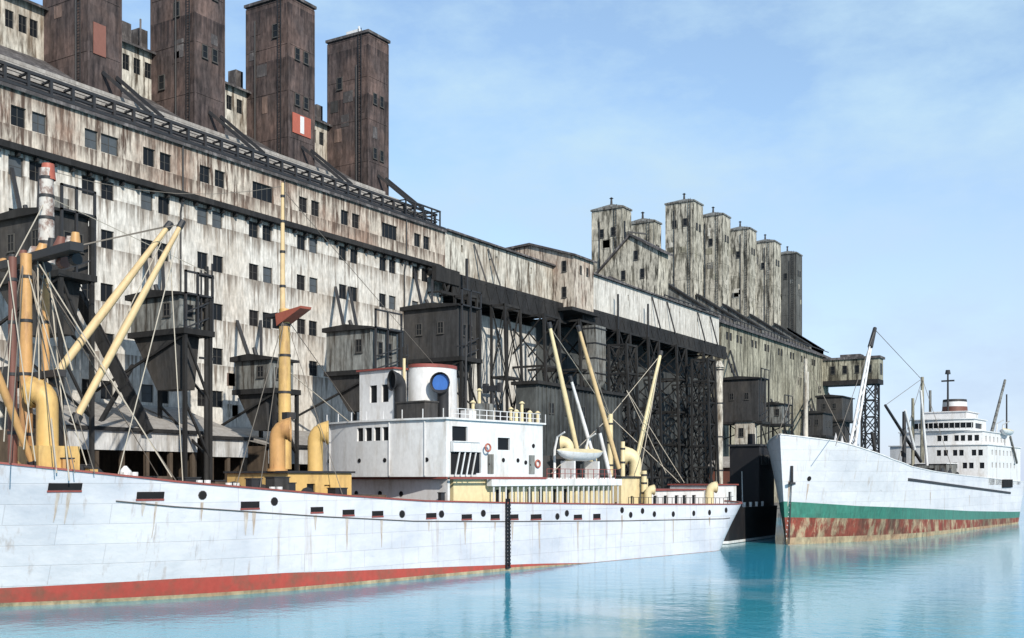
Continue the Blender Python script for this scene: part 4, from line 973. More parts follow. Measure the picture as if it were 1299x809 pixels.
av_ = S.sat(562, 2.4); cowl(s1, fS(av_, 2.4, ZB1+.2), 4.1, .58, (-S.d*.55+S.n*.25), 'iron', mouth_mat='blue', flare=1.7)
mb = MB(); mb.obox(fS, fa-5.0, fa-3.2, -.6, 3.4, ZB1+.19, ZB1+2.0); mb.obox(fS, fa-5.1, fa-3.1, -.7, 3.5, ZB1+2.0, ZB1+2.15); mb.build('skylight', M['cabin_dark'], s1)
a_ = S.sat(508, -1); cowl(s1, fS(a_, -1, ZB1+.2), 4.4, .6, (-S.d*.6-S.n*.2), 'iron')
a_ = S.sat(625, 2); mb = MB(); mb.tube(fS(a_, 2, ZB1+.15), fS(a_, 2, 18.8), .16); mb.bar(fS(a_, .8, 18.7), fS(a_, 3.2, 18.7), .35, .6); mb.bar(fS(a_, .75, 18.75), fS(a_, 1.25, 18.75), .5, 1.0); mb.bar(fS(a_, 2.8, 18.75), fS(a_, 3.25, 18.75), .5, 1.0); mb.build('signal_post', M['iron'], s1)
mb = MB()
for k in range(15):
    for t in (8.6,): mb.bar(fS(AF+.8+k, t, ZB1+.1), fS(AF+.8+k, t, ZB1+1.1), .07)
for z in (ZB1+.6, ZB1+1.1): mb.bar(fS(AF+.8, 8.6, z), fS(61.4, 8.6, z), .06)
mb.build('bridge_railing', M['white'], br)
for px, ht, t in ((600,2.2,4),(608,3.6,3),(648,2.0,2),(655,1.4,6),(662,2.4,5),(672,1.3,7),(682,1.6,4)): a_ = S.sat(px, t); MB().sweep([fS(a_, t, ZB1+.1), fS(a_, t, ZB1+ht), fS(a_, t, ZB1+ht+.01), fS(a_, t, ZB1+ht+.25)], [.2, .16, .34, .1], 10).build('mushroom_vent', M['cream'], s1)
# doors, pipes, lamps and gear about the bridge
for a_, z0_ in ((53.1, 9.35), (59.3, 9.35)):
    mb = MB(); mb.obox(fS, a_, a_+.85, 8.78, 8.86, z0_+.2, z0_+2.1); d_o = mb.build('door', M['cabin_grey'], br)
    MB().obox(fS, a_+.12, a_+.2, 8.86, 8.93, z0_+1.05, z0_+1.2).build('handle', M['iron'], d_o)
for t_ in (-7.2, 2.4, 6.6): 
    f0 = AF-1.3*(1-((t_+.3)/9.1)**2)-.08; MB().bar(fS(f0, t_, ZB0+.1), fS(f0, t_, ZB1-.1), .1).build('drain_pipe', M['white'], br)
for k, t_ in enumerate((-8.2, -5.8, -3.4, -1.0, 1.4, 3.8, 6.2, 8.4)):
    f0 = AF-1.3*(1-((t_+.3)/9.1)**2)+.15; MB().bar(fS(f0, t_, ZB1+.18), fS(f0, t_, ZB1+1.05), .07).build('roof_stanchion', M['white'], br)
def ring_buoy(c, nrm, parent):
    u = nrm.cross(Vector((0,0,1))).normalized(); pts = [c+(u*math.cos(q)+Vector((0,0,1))*math.sin(q))*.36 for q in (2*math.pi*k/16 for k in range(17))]
    return MB().sweep(pts, [.09]*17, 6, caps=False).build('lifebuoy', M['red'], parent, smooth=True)
ring_buoy(fS(60.6, 8.92, 10.6), S.n, br); ring_buoy(fS(52.6, 9.32, 12.05), S.n, br)
for k, (px, t_, hh_) in enumerate(((588, 1, 1.4), (596, 5, 1.1), (614, 6, 1.8), (640, 1, 1.5))):
    a_ = S.sat(px, t_); MB().obox(fS, a_-.7, a_+.7, t_-.6, t_+.6, ZB1+.19, ZB1+.19+hh_).build('deck_locker', M[('cabin_dark', 'white', 'cabin_grey', 'iron')[k]], s1)
a_ = S.sat(591, -2); MB().tube(fS(a_, -2, ZB1+.2), fS(a_, -2, 25.5), .17, .1, 8).build('signal_mast', M['iron'], s1); MB().bar(fS(a_, -3.6, 23.6), fS(a_, -.4, 23.6), .12).build('signal_yard', M['iron'], s1)
# boat deck aft of the bridge: lifeboat on chocks
def lifeboat(c, L_, d, n_, label, mat='white', cover='cream', group=None):
    t = thing('lifeboat', label, 'lifeboat', c, group); K = 12; mb = MB(); rings = []
    for i in range(K+1):
        u = -1+2*i/K; w = (1-abs(u)**2.6)*1.15; ke = -.9*(1-abs(u)**4)*1.0; shz = .25*u*u
        rings.append([Vector(c)+d*(u*L_/2)+n_*(w*math.sin(q))+Vector((0,0, shz + (ke if abs(math.cos(q)) > 0 else 0)*math.cos(q))) for q in (-math.pi/2, -1.1, -.6, 0, .6, 1.1, math.pi/2)])
    for i in range(K): mb.add(rings[i]+rings[i+1], [(k, k+1, k+8, k+7) for k in range(6)])
    mb.build('boat_hull', M[mat], t, smooth=True)
    mb = MB()
    for i in range(K):
        pa = rings[i][0], rings[i][6]; pb = rings[i+1][0], rings[i+1][6]; up = Vector((0,0,.45))
        u0 = -1+2*i/K; u1 = -1+2*(i+1)/K; m0 = (pa[0]+pa[1])/2+up*(1-u0**4); m1 = (pb[0]+pb[1])/2+up*(1-u1**4)
        mb.add([pa[0], m0, pa[1], pb[0], m1, pb[1]], [(0,1,4,3),(1,2,5,4)])
    mb.build('canvas_cover', M[cover], t, fix=True); return t
a0, a1 = S.sat(706, 7), S.sat(765, 7)
bz = 11.9
lifeboat(fS((a0+a1)/2, 7.0, bz), a1-a0, S.d, S.n, 'white lifeboat with cream cover on the deck behind the white bridge')
for a_ in (a0+1.4, a1-1.4): MB().sweep([fS(a_, 5.6, 9.1), fS(a_, 5.6, 12.2), fS(a_, 6.0, 13.6), fS(a_, 7.0, 14.1)], [.16, .14, .12, .1], 8).build('davit', M['white'], s1, smooth=True)
for a_ in (a0+2, a1-2): MB().obox(fS, a_-.15, a_+.15, 6.1, 7.9, 9.18, 11.0).build('boat_chock', M['white'], s1)
mb = MB(); mb.obox(fS, 62.6, 73, -4, 4.8, 9.2, 11.6); mb.build('engine_casing', M['cabin_dark'], s1)
for px, t, ht, r in ((722, 5, 4.2, .55), (752, 3, 3.4, .5)): a_ = S.sat(px, t); cowl(s1, fS(a_, t, 9.1), ht, r, VL, 'cream', flare=1.35)
mb = MB()
for k in range(13): mb.bar(fS(62.2+k, 8.8, 9.05), fS(62.2+k, 8.8, 10.1), .06)
for z in (9.6, 10.1): mb.bar(fS(62.2, 8.8, z), fS(74.4, 8.8, z), .05)
mb.build('deck_railing', M['rail_red'], lo)
# -- masts and deck gear
dk = lambda a: S.sheer(a)-1.05
def mast(px, py0, py1, t, r0, r1, mat, name='mast', parent=s1):
    a_ = S.sat(px, t); p = S.SP(px, py1, t); b0 = fS(a_, t, dk(a_) if py0 is None else zq(fS(a_, t, 0), py0))
    o = MB().tube(b0, p, r0, r1, 12).build(name, M[mat], parent, smooth=True)
    for q in (.22, .48, .71, .9):
        c = b0.lerp(p, q); rr_ = lerp(r0, r1, q)+.05; MB().tube(c-Vector((0,0,.11)), c+Vector((0,0,.11)), rr_, rr_, 12).build('mast_band', M['iron'], o, smooth=True)
    return o, a_, p
fm, a_f, ptop = mast(33, None, 322, 2.0, .5, .4, 'orange', 'king_post')
mast(16, None, 326, 3.6, .34, .28, 'brown', 'king_post')
mast(58, None, 322, -2.2, .33, .28, 'orange', 'king_post')
tm, _, _ = mast(59, 335, 214, -.5, .62, .5, 'blotch', 'topmast')
p = S.SP(61, 213, -.5); mb = MB(); mb.tube(p-Vector((0,0,.9)), p+Vector((0,0,.3)), .57, .45, 12); mb.build('mast_cap', M['red'], tm, smooth=True)
mb = MB(); z = S.SP(40, 325, 0).z; a_c = S.sat(40, 0)
mb.obox(fS, a_c-.5, a_c+.5, -5.2, 6.8, z-.5, z+.1); ct = mb.build('crosstree', M['iron'], s1)
for k, t in enumerate((-4.8, -3.3, -1.5, .2, 1.4, 2.9, 4.2, 5.6, 6.4)):
    mb = MB(); h_ = rr.uniform(.35, .95); mb.tube(fS(a_c+.1, t, z+.1), fS(a_c+.1, t+rr.uniform(-.2, .2), z+h_), rr.uniform(.3, .55), .26, 9); mb.build('mast_lamp' if k % 3 == 0 else 'pulley_block', M[('orange', 'iron', 'brown', 'blotch')[k % 4]], ct, smooth=True)
for k, t in enumerate((-4.2, -2.2, .6, 3.4, 5.2)):
    q = fS(a_c+.62, t, z-.8); mb = MB(); mb.sweep([q+S.d*.1-S.n*.3, q+S.d*.1+S.n*.3], [.42, .42], 12); mb.bar(q+Vector((0,0,.1)), q+Vector((0,0,.8)), .14); mb.build('pulley_block', M[('iron', 'brown')[k % 2]], ct)
mb = MB(); mb.obox(fS, a_c-.35, a_c+.35, -3.6, 4.6, z-9.2, z-8.7); mb.obox(fS, a_c-.5, a_c+.5, -4.2, -2.6, z-9.6, z-8); mb.build('mast_bracket', M['iron'], s1)
for k, (px, t, w_, h_, mt) in enumerate(((26, 0, 1.3, 1.9, 'iron'), (48, 3, .9, 1.8, 'brown'), (84, 5.6, .8, 2.0, 'orange'), (100, -2, 1.4, 2.2, 'iron'), (116, 6, .7, 1.5, 'yellow'), (140, 2, 1.6, 1.3, 'shed_dark'), (186, 4, 1.2, 1.5, 'iron'), (214, 5, 1.6, 1.2, 'brown'), (240, 1, 1.4, 1.9, 'iron'), (276, 6, .9, 1.6, 'shed_dark'), (322, 6.6, 1.0, 2.0, 'iron'), (352, 6.6, 1.5, 2.3, 'cabin_dark'), (368, 6.9, .7, 1.9, 'iron'), (428, 6.8, 1.3, 1.8, 'iron'), (560, 8.4, .5, 1.9, 'iron'))):
    a_ = S.sat(px, t); mb = MB(); mb.obox(fS, a_-w_/2, a_+w_/2, t-w_*.4, t+w_*.4, dk(a_), dk(a_)+h_); o = mb.build('deck_locker', M[mt], s1)
    MB().obox(fS, a_-w_/2-.06, a_+w_/2+.06, t-w_*.4-.06, t+w_*.4+.06, dk(a_)+h_+.002, dk(a_)+h_+.09).build('lid', M['iron'], o)
# big ochre ventilator by the foremast
a_v = S.sat(60, 4); zb = zq(fS(a_v, 4, 0), 592)
cowl(s1, fS(a_v, 4, dk(a_v)), zq(fS(a_v, 4, 0), 492)-dk(a_v), .76, VL, 'yellow', flare=1.35)
mb = MB(); mb.obox(fS, a_v-1.4, a_v+1.6, 2.4, 5.6, dk(a_v), zq(fS(a_v, 4, 0), 566)); mb.build('vent_trunk', M['yellow'], s1)
# winches, hatches
def winch(px, t, label=None):
    a_ = S.sat(px, t); z0 = dk(a_); c = fS(a_, t, z0+1.0)
    mb = MB(); mb.tube(c-S.n*1.3, c+S.n*1.3, .42, .42, 12); mb.tube(c-S.n*1.35, c-S.n*1.15, .8, .8, 12); mb.tube(c+S.n*1.15, c+S.n*1.35, .8, .8, 12)
    mb.obox(fS, a_-.8, a_+.8, t-1.0, t-.8, z0, z0+1.2); mb.obox(fS, a_-.8, a_+.8, t+.8, t+1.0, z0, z0+1.2); mb.obox(fS, a_-1.1, a_+1.1, t-1.2, t+1.2, z0+.002, z0+.3)
    mb.build('winch', M['iron'], s1)
for px, t in ((52, 1), (88, 3), (110, 2), (285, 3), (345, 5), (378, 4), (775, 3), (845, 2)): winch(px, t)
for a0_, a1_, w_ in ((15, 22, 3.6), (38.5, 44.5, 4), (80, 88, 3.6)):
    mb = MB(); zz = dk((a0_+a1_)/2); mb.obox(fS, a0_, a1_, -w_, w_, zz, zz+1.15); hc = mb.build('hatch_coaming', M['brown'], s1)
    mb = MB(); mb.obox(fS, a0_+.1, a1_-.1, -w_+.1, w_-.1, zz+1.15, zz+1.5); mb.build('hatch_cover', M['shed_dark'], hc)
# ochre mast house and middle mast
a0_ = S.sat(303, 4.5); a1_ = S.sat(412, 4.5)
am = S.sat(361, 0)
mh = house('mast_house', am-3.6, am+3.4, -3.6, 5.2, dk(am)-.2, zq(fS(am, 5, 0), 600), 'yellow', parent=s1, rmat='iron', side=((am-1.6, am-.7, dk(am)+.3, dk(am)+2.2), (am+.3, am+1.0, dk(am)+.3, dk(am)+2.1)))
mast(361, 595, 392, 0, .62, .48, 'yellow')
mast(358.5, 400, 232, 0, .26, .14, 'spar', 'topmast')
p = S.SP(361, 398, 0); mb = MB(); ap_ = S.sat(361, 0)
mb.add([fS(ap_-.6, -.4, p.z-1.1), fS(ap_+.6, -.4, p.z-1.1), fS(ap_+.6, 3.0, p.z+.15), fS(ap_-.6, 3.0, p.z+.15), fS(ap_-.6, -.6, p.z+.0), fS(ap_+.6, -.6, p.z+.0), fS(ap_+.6, 3.1, p.z+.35), fS(ap_-.6, 3.1, p.z+.35)], [(0,1,2,3),(7,6,5,4),(0,4,5,1),(1,5,6,2),(2,6,7,3),(3,7,4,0)])
mb.build('crosstree', M['red'], s1)
mb = MB(); mb.obox(fS, ap_-.4, ap_+.4, -2.4, -.62, p.z-.2, p.z+.15); mb.obox(fS, ap_-.3, ap_+.3, -1.4, -.62, p.z-1.2, p.z-.2); mb.build('crosstree_arm', M['iron'], s1)
MB().obox(fS, ap_-.5, ap_+.5, -.8, 1.0, p.z-9.5, p.z-8.9).build('mast_bracket', M['iron'], s1)
for px, py, t in ((316, 541, 3.2), (400, 545, 3.8)):
    a_ = S.sat(px, t); z0 = zq(fS(am, 5, 0), 600)+.15; a_ = min(max(a_, am-3.2), am+3.2) if px < 350 else a_
    cowl(s1, fS(a_, t, z0 if px < 350 else dk(a_)), zq(fS(a_, t, 0), py)-(z0 if px < 350 else dk(a_)), .68, VR, 'yellow' if px > 350 else 'orange', flare=1.45)
a_ = S.sat(400, 3.8); MB().obox(fS, a_-1.1, a_+1.2, 2.6, 5.0, dk(a_), zq(fS(a_, 4, 0), 604)).build('vent_trunk', M['yellow'], s1)
# booms
def boom(p0, p1, r0, r1, mat='spar', parent=s1):
    p0, p1 = Vector(p0), Vector(p1); mid = p0.lerp(p1, .45)
    o = MB().sweep([p0, mid, p1], [r0, max(r0, r1)*1.12, r1], 10).build('derrick_boom', M[mat], parent, smooth=True)
    d = (p1-p0).normalized(); MB().tube(p1-d*.35, p1+d*.3, r1*1.5, r1*1.4, 8).build('boom_head', M['iron'], o); MB().tube(p0-d*.3, p0+d*.4, r0*1.6, r0*1.5, 8).build('boom_heel', M['iron'], o); return o
boom(S.SP(66, 482, 2.2), S.SP(214, 286, 3.0), .30, .2)
boom(S.SP(96, 532, 4.0), S.SP(230, 284, 5.0), .27, .18)
boom(S.SP(-25, 420, 6), S.SP(42, 590, 5.0), .26, .22, 'orange')
# after part of the ship
aa = S.sat(808, 0)
mh2 = house('mast_house', S.sat(788, 5), S.sat(822, 5), -3.5, 5.0, dk(aa)-.2, zq(fS(aa, 5, 0), 606), 'cream', parent=s1, rmat='iron', side=((S.sat(800, 5), S.sat(803.5, 5), dk(aa)+.3, dk(aa)+2.2),))
a_ = S.sat(806, 3); cowl(s1, fS(a_, 3, zq(fS(aa, 5, 0), 606)+.1), zq(fS(a_, 3, 0), 576)-zq(fS(aa, 5, 0), 606), .75, VL, 'cream', flare=1.4)
mast(774, None, 525, 0, .42, .34, 'cream', 'king_post'); mast(790, None, 560, 4.6, .3, .26, 'cream', 'king_post'); mast(817, None, 597, 5.6, .34, .34, 'cream', 'ventilator_post')
boom(S.SP(735, 585, 4.2), S.SP(697, 412, 3.4), .27, .19, 'cream'); boom(S.SP(786, 598, 4.2), S.SP(734, 416, 3.4), .27, .19, 'spar'); boom(S.SP(808, 582, 3.0), S.SP(838, 448, 2.4), .27, .2, 'cream')
boom(S.SP(756, 590, 6), S.SP(724, 480, 5), .2, .15, 'white'); boom(S.SP(775, 610, 6.6), S.SP(760, 545, 6), .22, .18, 'white')
ph = house('poop_house', S.sat(823, 5), S.sat(893, 5), -4.5, 5.0, 4.7, 7.6, 'white', parent=s1, rmat='rail_red', side=[(S.sat(p, 5), S.sat(p+5, 5), 5.6, 7.0) for p in (829, 842, 856, 866, 878)])
a_ = S.sat(900, 5.5); cowl(s1, fS(a_, 5.5, dk(a_)), 3.4, .55, VR, 'cream', flare=1.3); a_ = S.sat(822, 6.5); cowl(s1, fS(a_, 6.5, dk(a_)), 3.0, .45, VR, 'cream', flare=1.3)
house('poop_house', S.sat(906, 4), S.sat(934, 4), -3, 4.0, 4.7, 8.2, 'white', parent=s1, rmat='rail_red', side=((S.sat(924, 4), S.sat(928, 4), 5.2, 7.3),))
mb = MB()
for k in range(0): mb.bar(fS(77+k, max(.3, S.hb((77+k-2)/102, 1)-.3) if k > 18 else 8.6, dk(77+k)), fS(77+k, max(.3, S.hb((77+k-2)/102, 1)-.3) if k > 18 else 8.6, S.sheer(77+k)+.9), .06)
for k in range(24):
    tt_ = lambda q: max(.3, S.hb(min(1, (77+q-2)/104), 1)-.35)
    mb.bar(fS(77+k, tt_(k), dk(77+k)), fS(77+k, tt_(k), S.sheer(77+k)+.9), .06); mb.bar(fS(77+k, tt_(k), S.sheer(77+k)+.9), fS(78+k, tt_(k+1), S.sheer(78+k)+.9), .05)
mb.build('stern_railing', M['iron'], s1)
a_ = S.sat(942, 0); MB().tube(fS(a_, 0, 5), fS(a_-.2, 0, 10.2), .09, .05, 8).build('flagstaff', M['white'], s1)
for px, t in ((170, 8.2), (263, 8.2), (300, 8.2), (355, 8.0)):
    a_ = S.sat(px, t); mb = MB(); mb.tube(fS(a_-.3, t-.6, dk(a_)), fS(a_-.3, t-.6, S.sheer(a_)+.45), .22, .26, 8); mb.tube(fS(a_+.4, t-.6, dk(a_)), fS(a_+.4, t-.6, S.sheer(a_)+.45), .22, .26, 8); mb.build('bollard', M['white'], s1, smooth=True)
# a pale drum by the rail at left
a_ = S.sat(159, 7); MB().sweep([fS(a_, 7, dk(a_)), fS(a_, 7, S.sheer(a_)+.5), fS(a_, 7, S.sheer(a_)+.9)], [.45, .45, .1], 12).build('vent_head', M['white'], s1, smooth=True)
# rigging
def wire1(mt, *a, **k): return MB().wire(*a, **k).build('rigging_wire' if mt == 'rope' else 'running_rope', M[mt], s1)
T1 = fS(a_c, 0, z-.4)
for tgt in ((214, 286, 3.0), (230, 284, 5.0)): wire1('rope', fS(a_c, 1, z), S.SP(*tgt), .04)
for px, py, t in ((120, 600, 8), (95, 600, 8), (70, 592, 8), (225, 612, 8), (205, 611, -6)): wire1('rope', T1, S.SP(px, py, t), .035)
for (p0_, p1_) in (((20, 330, 3), (5, 560, 6)), ((33, 325, 2), (66, 484, 2)), ((58, 325, -2), (30, 570, 7)), ((60, 250, -.5), (-30, 420, 4)), ((62, 250, -.5), (262, 345, -6)), ((30, 328, 2), (110, 590, 7)), ((10, 330, 4), (45, 585, 7)), ((214, 288, 3), (96, 532, 4)), ((230, 286, 5), (150, 602, 8)), ((214, 288, 3), (232, 612, 7.5))): wire1('rope_pale', S.SP(*p0_), S.SP(*p1_), .04)
for px, py, t in ((12, 588, 8), (-20, 588, 8)): wire1('rope', S.SP(30, 330, 2), S.SP(px, py, t), .04)
for px, py, t in ((330, 618, 8), (300, 615, 8), (436, 632, 8), (450, 525, -5)): wire1('rope', S.SP(361, 400, 0), S.SP(px, py, t), .035)
wire1('rope', S.SP(358.5, 236, 0), S.SP(61, 216, -.5), .03, sag=1.2); wire1('rope', S.SP(358.5, 240, 0), fS(fa, 0, 20.6), .03)
for (p0, p1) in (((48, 330, 1), (50, 500, 4)), ((54, 330, 1), (92, 470, 5)), ((50, 335, 2), (218, 605, 8)), ((62, 340, 0), (88, 610, 7.5)), ((365, 470, 0), (455, 545, -4)), ((60, 480, 3), (72, 600, 7))): wire1('rope_pale', S.SP(*p0), S.SP(*p1), .05)
for (p0, p1) in (((774, 528, 0), (700, 600, 7)), ((774, 528, 0), (862, 612, 6)), ((774, 528, 0), (838, 450, 2.4)), ((774, 528, 0), (697, 414, 3.4)), ((774, 528, 0), (734, 418, 3.4)), ((795, 495, 2), (845, 600, 5)), ((795, 495, 2), (868, 612, 6)), ((838, 450, 2.4), (812, 602, 5))): wire1('rope_pale', S.SP(*p0), S.SP(*p1), .045)

# ---- far ship
sh2 = [(0,15.1),(8,14.2),(14,13.0),(20,11.9),(28,10.9),(40,10.2),(55,9.7),(75,9.2),(95,8.6),(112,8.4)]
T = Ship((-47.5, 146.9), rad(5), 112.0, 18.0, sh2, 3.0, 2.4, .34, .24, .12, .09)
T.mlist = [M['hull_white'], M['green'], M['rusty_red'], M['weed']]
s2 = thing('cargo_ship', 'far white cargo ship with green and rusty red bands, its bow at left', 'cargo ship', T.P(55, 0, 0))
gt = lambda a: interp([(0,6.0),(13,5.2),(62,3.4),(95,2.5),(112,2.2)], a); gb = lambda a: interp([(0,3.8),(13,3.4),(62,1.85),(95,1.26),(112,1.1)], a)
rows = [lambda a: -1.5, lambda a: 0, lambda a: gb(a)*.26, gb, gt, lambda a: lerp(gt(a), T.sheer(a), .35), lambda a: lerp(gt(a), T.sheer(a), .7), lambda a: T.sheer(a)]
T.build_hull(s2, rows, [(0,3),(0,3),(0,2),(0,1),(0,0),(0,0),(0,0)], M['brown'], M['white'])
fT = T.f(); S_cur = T
mb = MB()
for i in range(44):
    a0, a1 = 27+i*1.5, 27+(i+1)*1.5; z0, z1 = lerp(9.0, 6.3, i/44), lerp(9.0, 6.3, (i+1)/44)
    mb.bar(T.surf(a0, z0)[0]+T.n*.02, T.surf(a1, z1)[0]+T.n*.02, .2, .42)
mb.build('rubbing_strake', M['iron'], s2)
# anchor, cables and ports
mb = MB(); a, z = T.hullpx(1003, 600); q = T.surf(a, z)[0]+T.n*.25
mb.bar(q+Vector((0,0,1.0)), q-Vector((0,0,1.5)), .3); mb.bar(q-Vector((0,0,1.4))-T.d*.9, q-Vector((0,0,1.4))+T.d*.9, .32); mb.build('anchor', M['iron'], s2)
mb = MB(); a2, z2 = T.hullpx(1006, 684); mb.wire(q, T.surf(a2, .1)[0]+T.n*.3, .07); a3, _ = T.hullpx(999, 684); mb.wire(q, T.surf(a3, .1)[0]+T.n*.35, .07); mb.build('anchor_cable', M['iron'], s2)
a, z = T.hullpx(1028, 607); mb = MB(); T.disc(mb, a, z, .35); mb.build('porthole', M['unlit_inside'], s2)
a, z = T.hullpx(1270, 613); mb = MB(); 
mb.obox(fT, 86, 94, 8.6, 9.25, 7.4, 9.0); mb.build('side_opening', M['unlit_inside'], s2)
dk2 = lambda a: T.sheer(a)-1.05
B0 = 75.0
tt2 = lambda px, a=B0: tq(px, a)
fr = []
for zz, pxs in ((16.8, (1191.5,1199.5,1213,1221,1229.5,1237.5,1248)), (14.0, (1146,1161,1193,1201.5,1213,1221,1236,1244)), (11.6, (1213,1225,1233,1246))):
    for p in pxs:
        t = tt2(p); 
        if t+.4 < 8.6: fr.append((t-.4, t+.4, zz-.55, zz+.55))
hs = house('bridge_block', B0, 102, -9, 9, dk2(B0)-.2, 15.4, 'white', front=[x for x in fr if abs(x[0]) < 8.4 and x[3] < 15.3], parent=s2, rounded=1.2,
    side=[(78+3.0*k, 79+3.0*k, zz, zz+1.0) for k in range(7) for zz in (11.2, 13.6)])
house('bridge_tier', B0+.9, 98, -7.4, 7.9, 15.6, 18.0, 'white', front=[x for x in fr if -7.2 < x[0] < 7.2 and x[3] > 15.3], parent=s2, rounded=1.1, side=[(78+3.0*k, 79+3.0*k, 16.2, 17.2) for k in range(6)])
wh2 = house('wheelhouse', B0+.3, B0+9, -4.9, 6.6, 18.2, 20.3, 'white', front=[(-4.7, 6.4, 18.7, 19.7)], side=[(B0+1, B0+6, 18.6, 19.6)], parent=s2, rounded=1.2)
mb = MB()
for k in range(12): mb.bar(fT(B0+.3-1.2*(1-((-4.4+.96*k-.85)/5.75)**2)-.03, -4.4+.96*k, 18.6), fT(B0+.3-1.2*(1-((-4.4+.96*k-.85)/5.75)**2)-.03, -4.4+.96*k, 19.8), .09)
mb.build('mullion', M['white'], wh2)
house('upper_house', B0+3, B0+12, -3.4, 4.4, 20.5, 21.9, 'white', parent=s2)
# funnel with white band, radar mast
fa2 = T.sat(1210, 1.0) ; fa2 = B0+8
tf = tq(1211, fa2); K = 24
e2 = lambda k, z, g=1: fT(fa2+2.6*g*math.sin(2*math.pi*k/K), tf+2.25*g*math.cos(2*math.pi*k/K), z)
zs = [(21.9,1.12),(22.4,1.08),(22.4,1.03),(23.2,1.01),(23.2,1.01),(24.1,.98),(24.1,.98),(24.6,.96),(24.6,.8),(24.0,.8)]
mb = MB(); rg = [[e2(k, z_, g_) for k in range(K)] for z_, g_ in zs]; mm = [0,0,0,1,1,1,2,2,3]
for i in range(len(rg)-1): mb.add(rg[i]+rg[i+1], [(k, (k+1) % K, (k+1) % K+K, k+K) for k in range(K)], mm[i])
mb.add(rg[-1], [tuple(range(K))], 3); mb.build('funnel', [M['brown'], M['white'], M['iron'], M['unlit_inside']], s2, smooth=True)
tm_ = tq(1204, fa2-2); zt_ = zq(fT(fa2, tm_, 0), 474); mb = MB(); mb.tube(fT(fa2-3, tm_, 21.9), fT(fa2-3, tm_, zt_), .22, .16, 8); mb.bar(fT(fa2-3, tm_-1.2, zt_-1.6), fT(fa2-3, tm_+1.2, zt_-1.6), .3); mb.tube(fT(fa2-3, tm_, zt_-.3), fT(fa2-3, tm_, zt_+.5), .55, .4, 8); mb.build('radar_mast', M['iron'], s2)
lifeboat(fT(B0+17, 8.6, 18.6), 7.5, T.d, T.n, 'white lifeboat high on the far side of the bridge of the far ship'.replace('far side of the bridge', 'near side of the bridge'))
for a_ in (B0+14.5, B0+19.5): MB().sweep([fT(a_, 7.2, 18.1), fT(a_, 7.3, 20.0), fT(a_, 8.6, 20.7)], [.16, .14, .1], 8).build('davit', M['white'], s2)
house('aft_house', 102.2, 110, -6, 6.4, dk2(100)-.2, 12.5, 'white', parent=s2, side=((104, 105, 9.5, 11), (106.5, 107.5, 9.5, 11)))
mb = MB(); mb.bar(fT(92, 9.2, 17.5), fT(97, 9.4, 12.3), .3, .5); mb.build('gangway', M['cabin_grey'], s2)
# masts and booms
def spar2(px0, py0, px1, py1, t, r0, r1, mat, name):
    p0, p1 = T.SP(px0, py0, t), T.SP(px1, py1, t)
    return MB().tube(p0, p1, r0, r1, 10).build(name, M[mat], s2, smooth=True)
def post2(px, py, t, r0, r1, mat, name='king_post'):
    a_ = T.sat(px, t); return MB().tube(fT(a_, t, dk2(max(0, a_))), T.SP(px, py, t), r0, r1, 10).build(name, M[mat], s2, smooth=True)
post2(1022, 455, 0, .36, .26, 'wall_cream', 'foremast')
# white lattice derrick leaning back over the foredeck
p0, p1 = T.SP(1080, 572, 2), T.SP(1104, 440, 2); mb = MB(); d_ = p1-p0; sd_ = T.d*.75
for s_ in (-1, 1): mb.tube(p0+sd_*s_*1.5, p1+sd_*s_*.5, .24, .16, 8)
for k in range(12):
    q0, q1 = p0+d_*(k/12), p0+d_*((k+1)/12); w0, w1 = lerp(1.5, .5, k/12), lerp(1.5, .5, (k+1)/12); g_ = 1 if k % 2 else -1
    mb.bar(q0+sd_*w0*g_, q1-sd_*w1*g_, .15)
la = mb.build('lattice_derrick', M['white'], s2); MB().tube(p1, T.SP(1110, 416, 2), .42, .3, 8).build('derrick_head', M['iron'], la)
mb = MB()
for px in (1062, 1070): a_ = T.sat(px, 1); mb.add([fT(a_-1.1, 0, dk2(a_)), fT(a_+1.1, 0, dk2(a_)), fT(a_+1.1, 1.6, dk2(a_)), fT(a_-1.1, 1.6, dk2(a_)), fT(a_, .8, dk2(a_)+5)], [(0,1,4),(1,2,4),(2,3,4),(3,0,4)])
mb.build('mast_stay_plate', M['white'], s2)
post2(1170, 478, 0, .42, .28, 'far_wall', 'mainmast'); post2(1158, 505, 4, .3, .24, 'far_wall'); post2(1180, 495, -3, .3, .24, 'cabin_grey'); post2(1147, 522, 3, .36, .3, 'iron')
spar2(1168, 585, 1123, 514, 3, .3, .22, 'iron', 'derrick_boom'); spar2(1160, 570, 1148, 520, 5, .26, .2, 'white', 'derrick_boom'); spar2(1176, 590, 1168, 495, 6, .24, .2, 'white', 'derrick_boom')
spar2(1255, 560, 1275, 482, -2, .4, .28, 'cabin_grey', 'derrick_boom')
spar2(1113, 590, 1106, 548, 3, .3, .25, 'cabin_dark', 'derrick_boom')
post2(1277, 500, 4, .22, .15, 'iron', 'aft_mast')
a_ = T.sat(1170, 0); mh3 = house('mast_house', a_-3, a_+4, -5, 5, dk2(a_), dk2(a_)+3.4, 'cabin_grey', parent=s2, front=((-3, -1, dk2(a_)+.6, dk2(a_)+2.6), (1, 3, dk2(a_)+.6, dk2(a_)+2.6)), side=((a_-1, a_+.5, dk2(a_)+.6, dk2(a_)+2.6),))
for a0_, a1_ in ((26, 37), (45, 58), (62, 71)):
    zz = dk2((a0_+a1_)/2)-.1; hc = MB().obox(fT, a0_, a1_, -4, 4, zz, zz+1.6).build('hatch_coaming', M['iron'], s2)
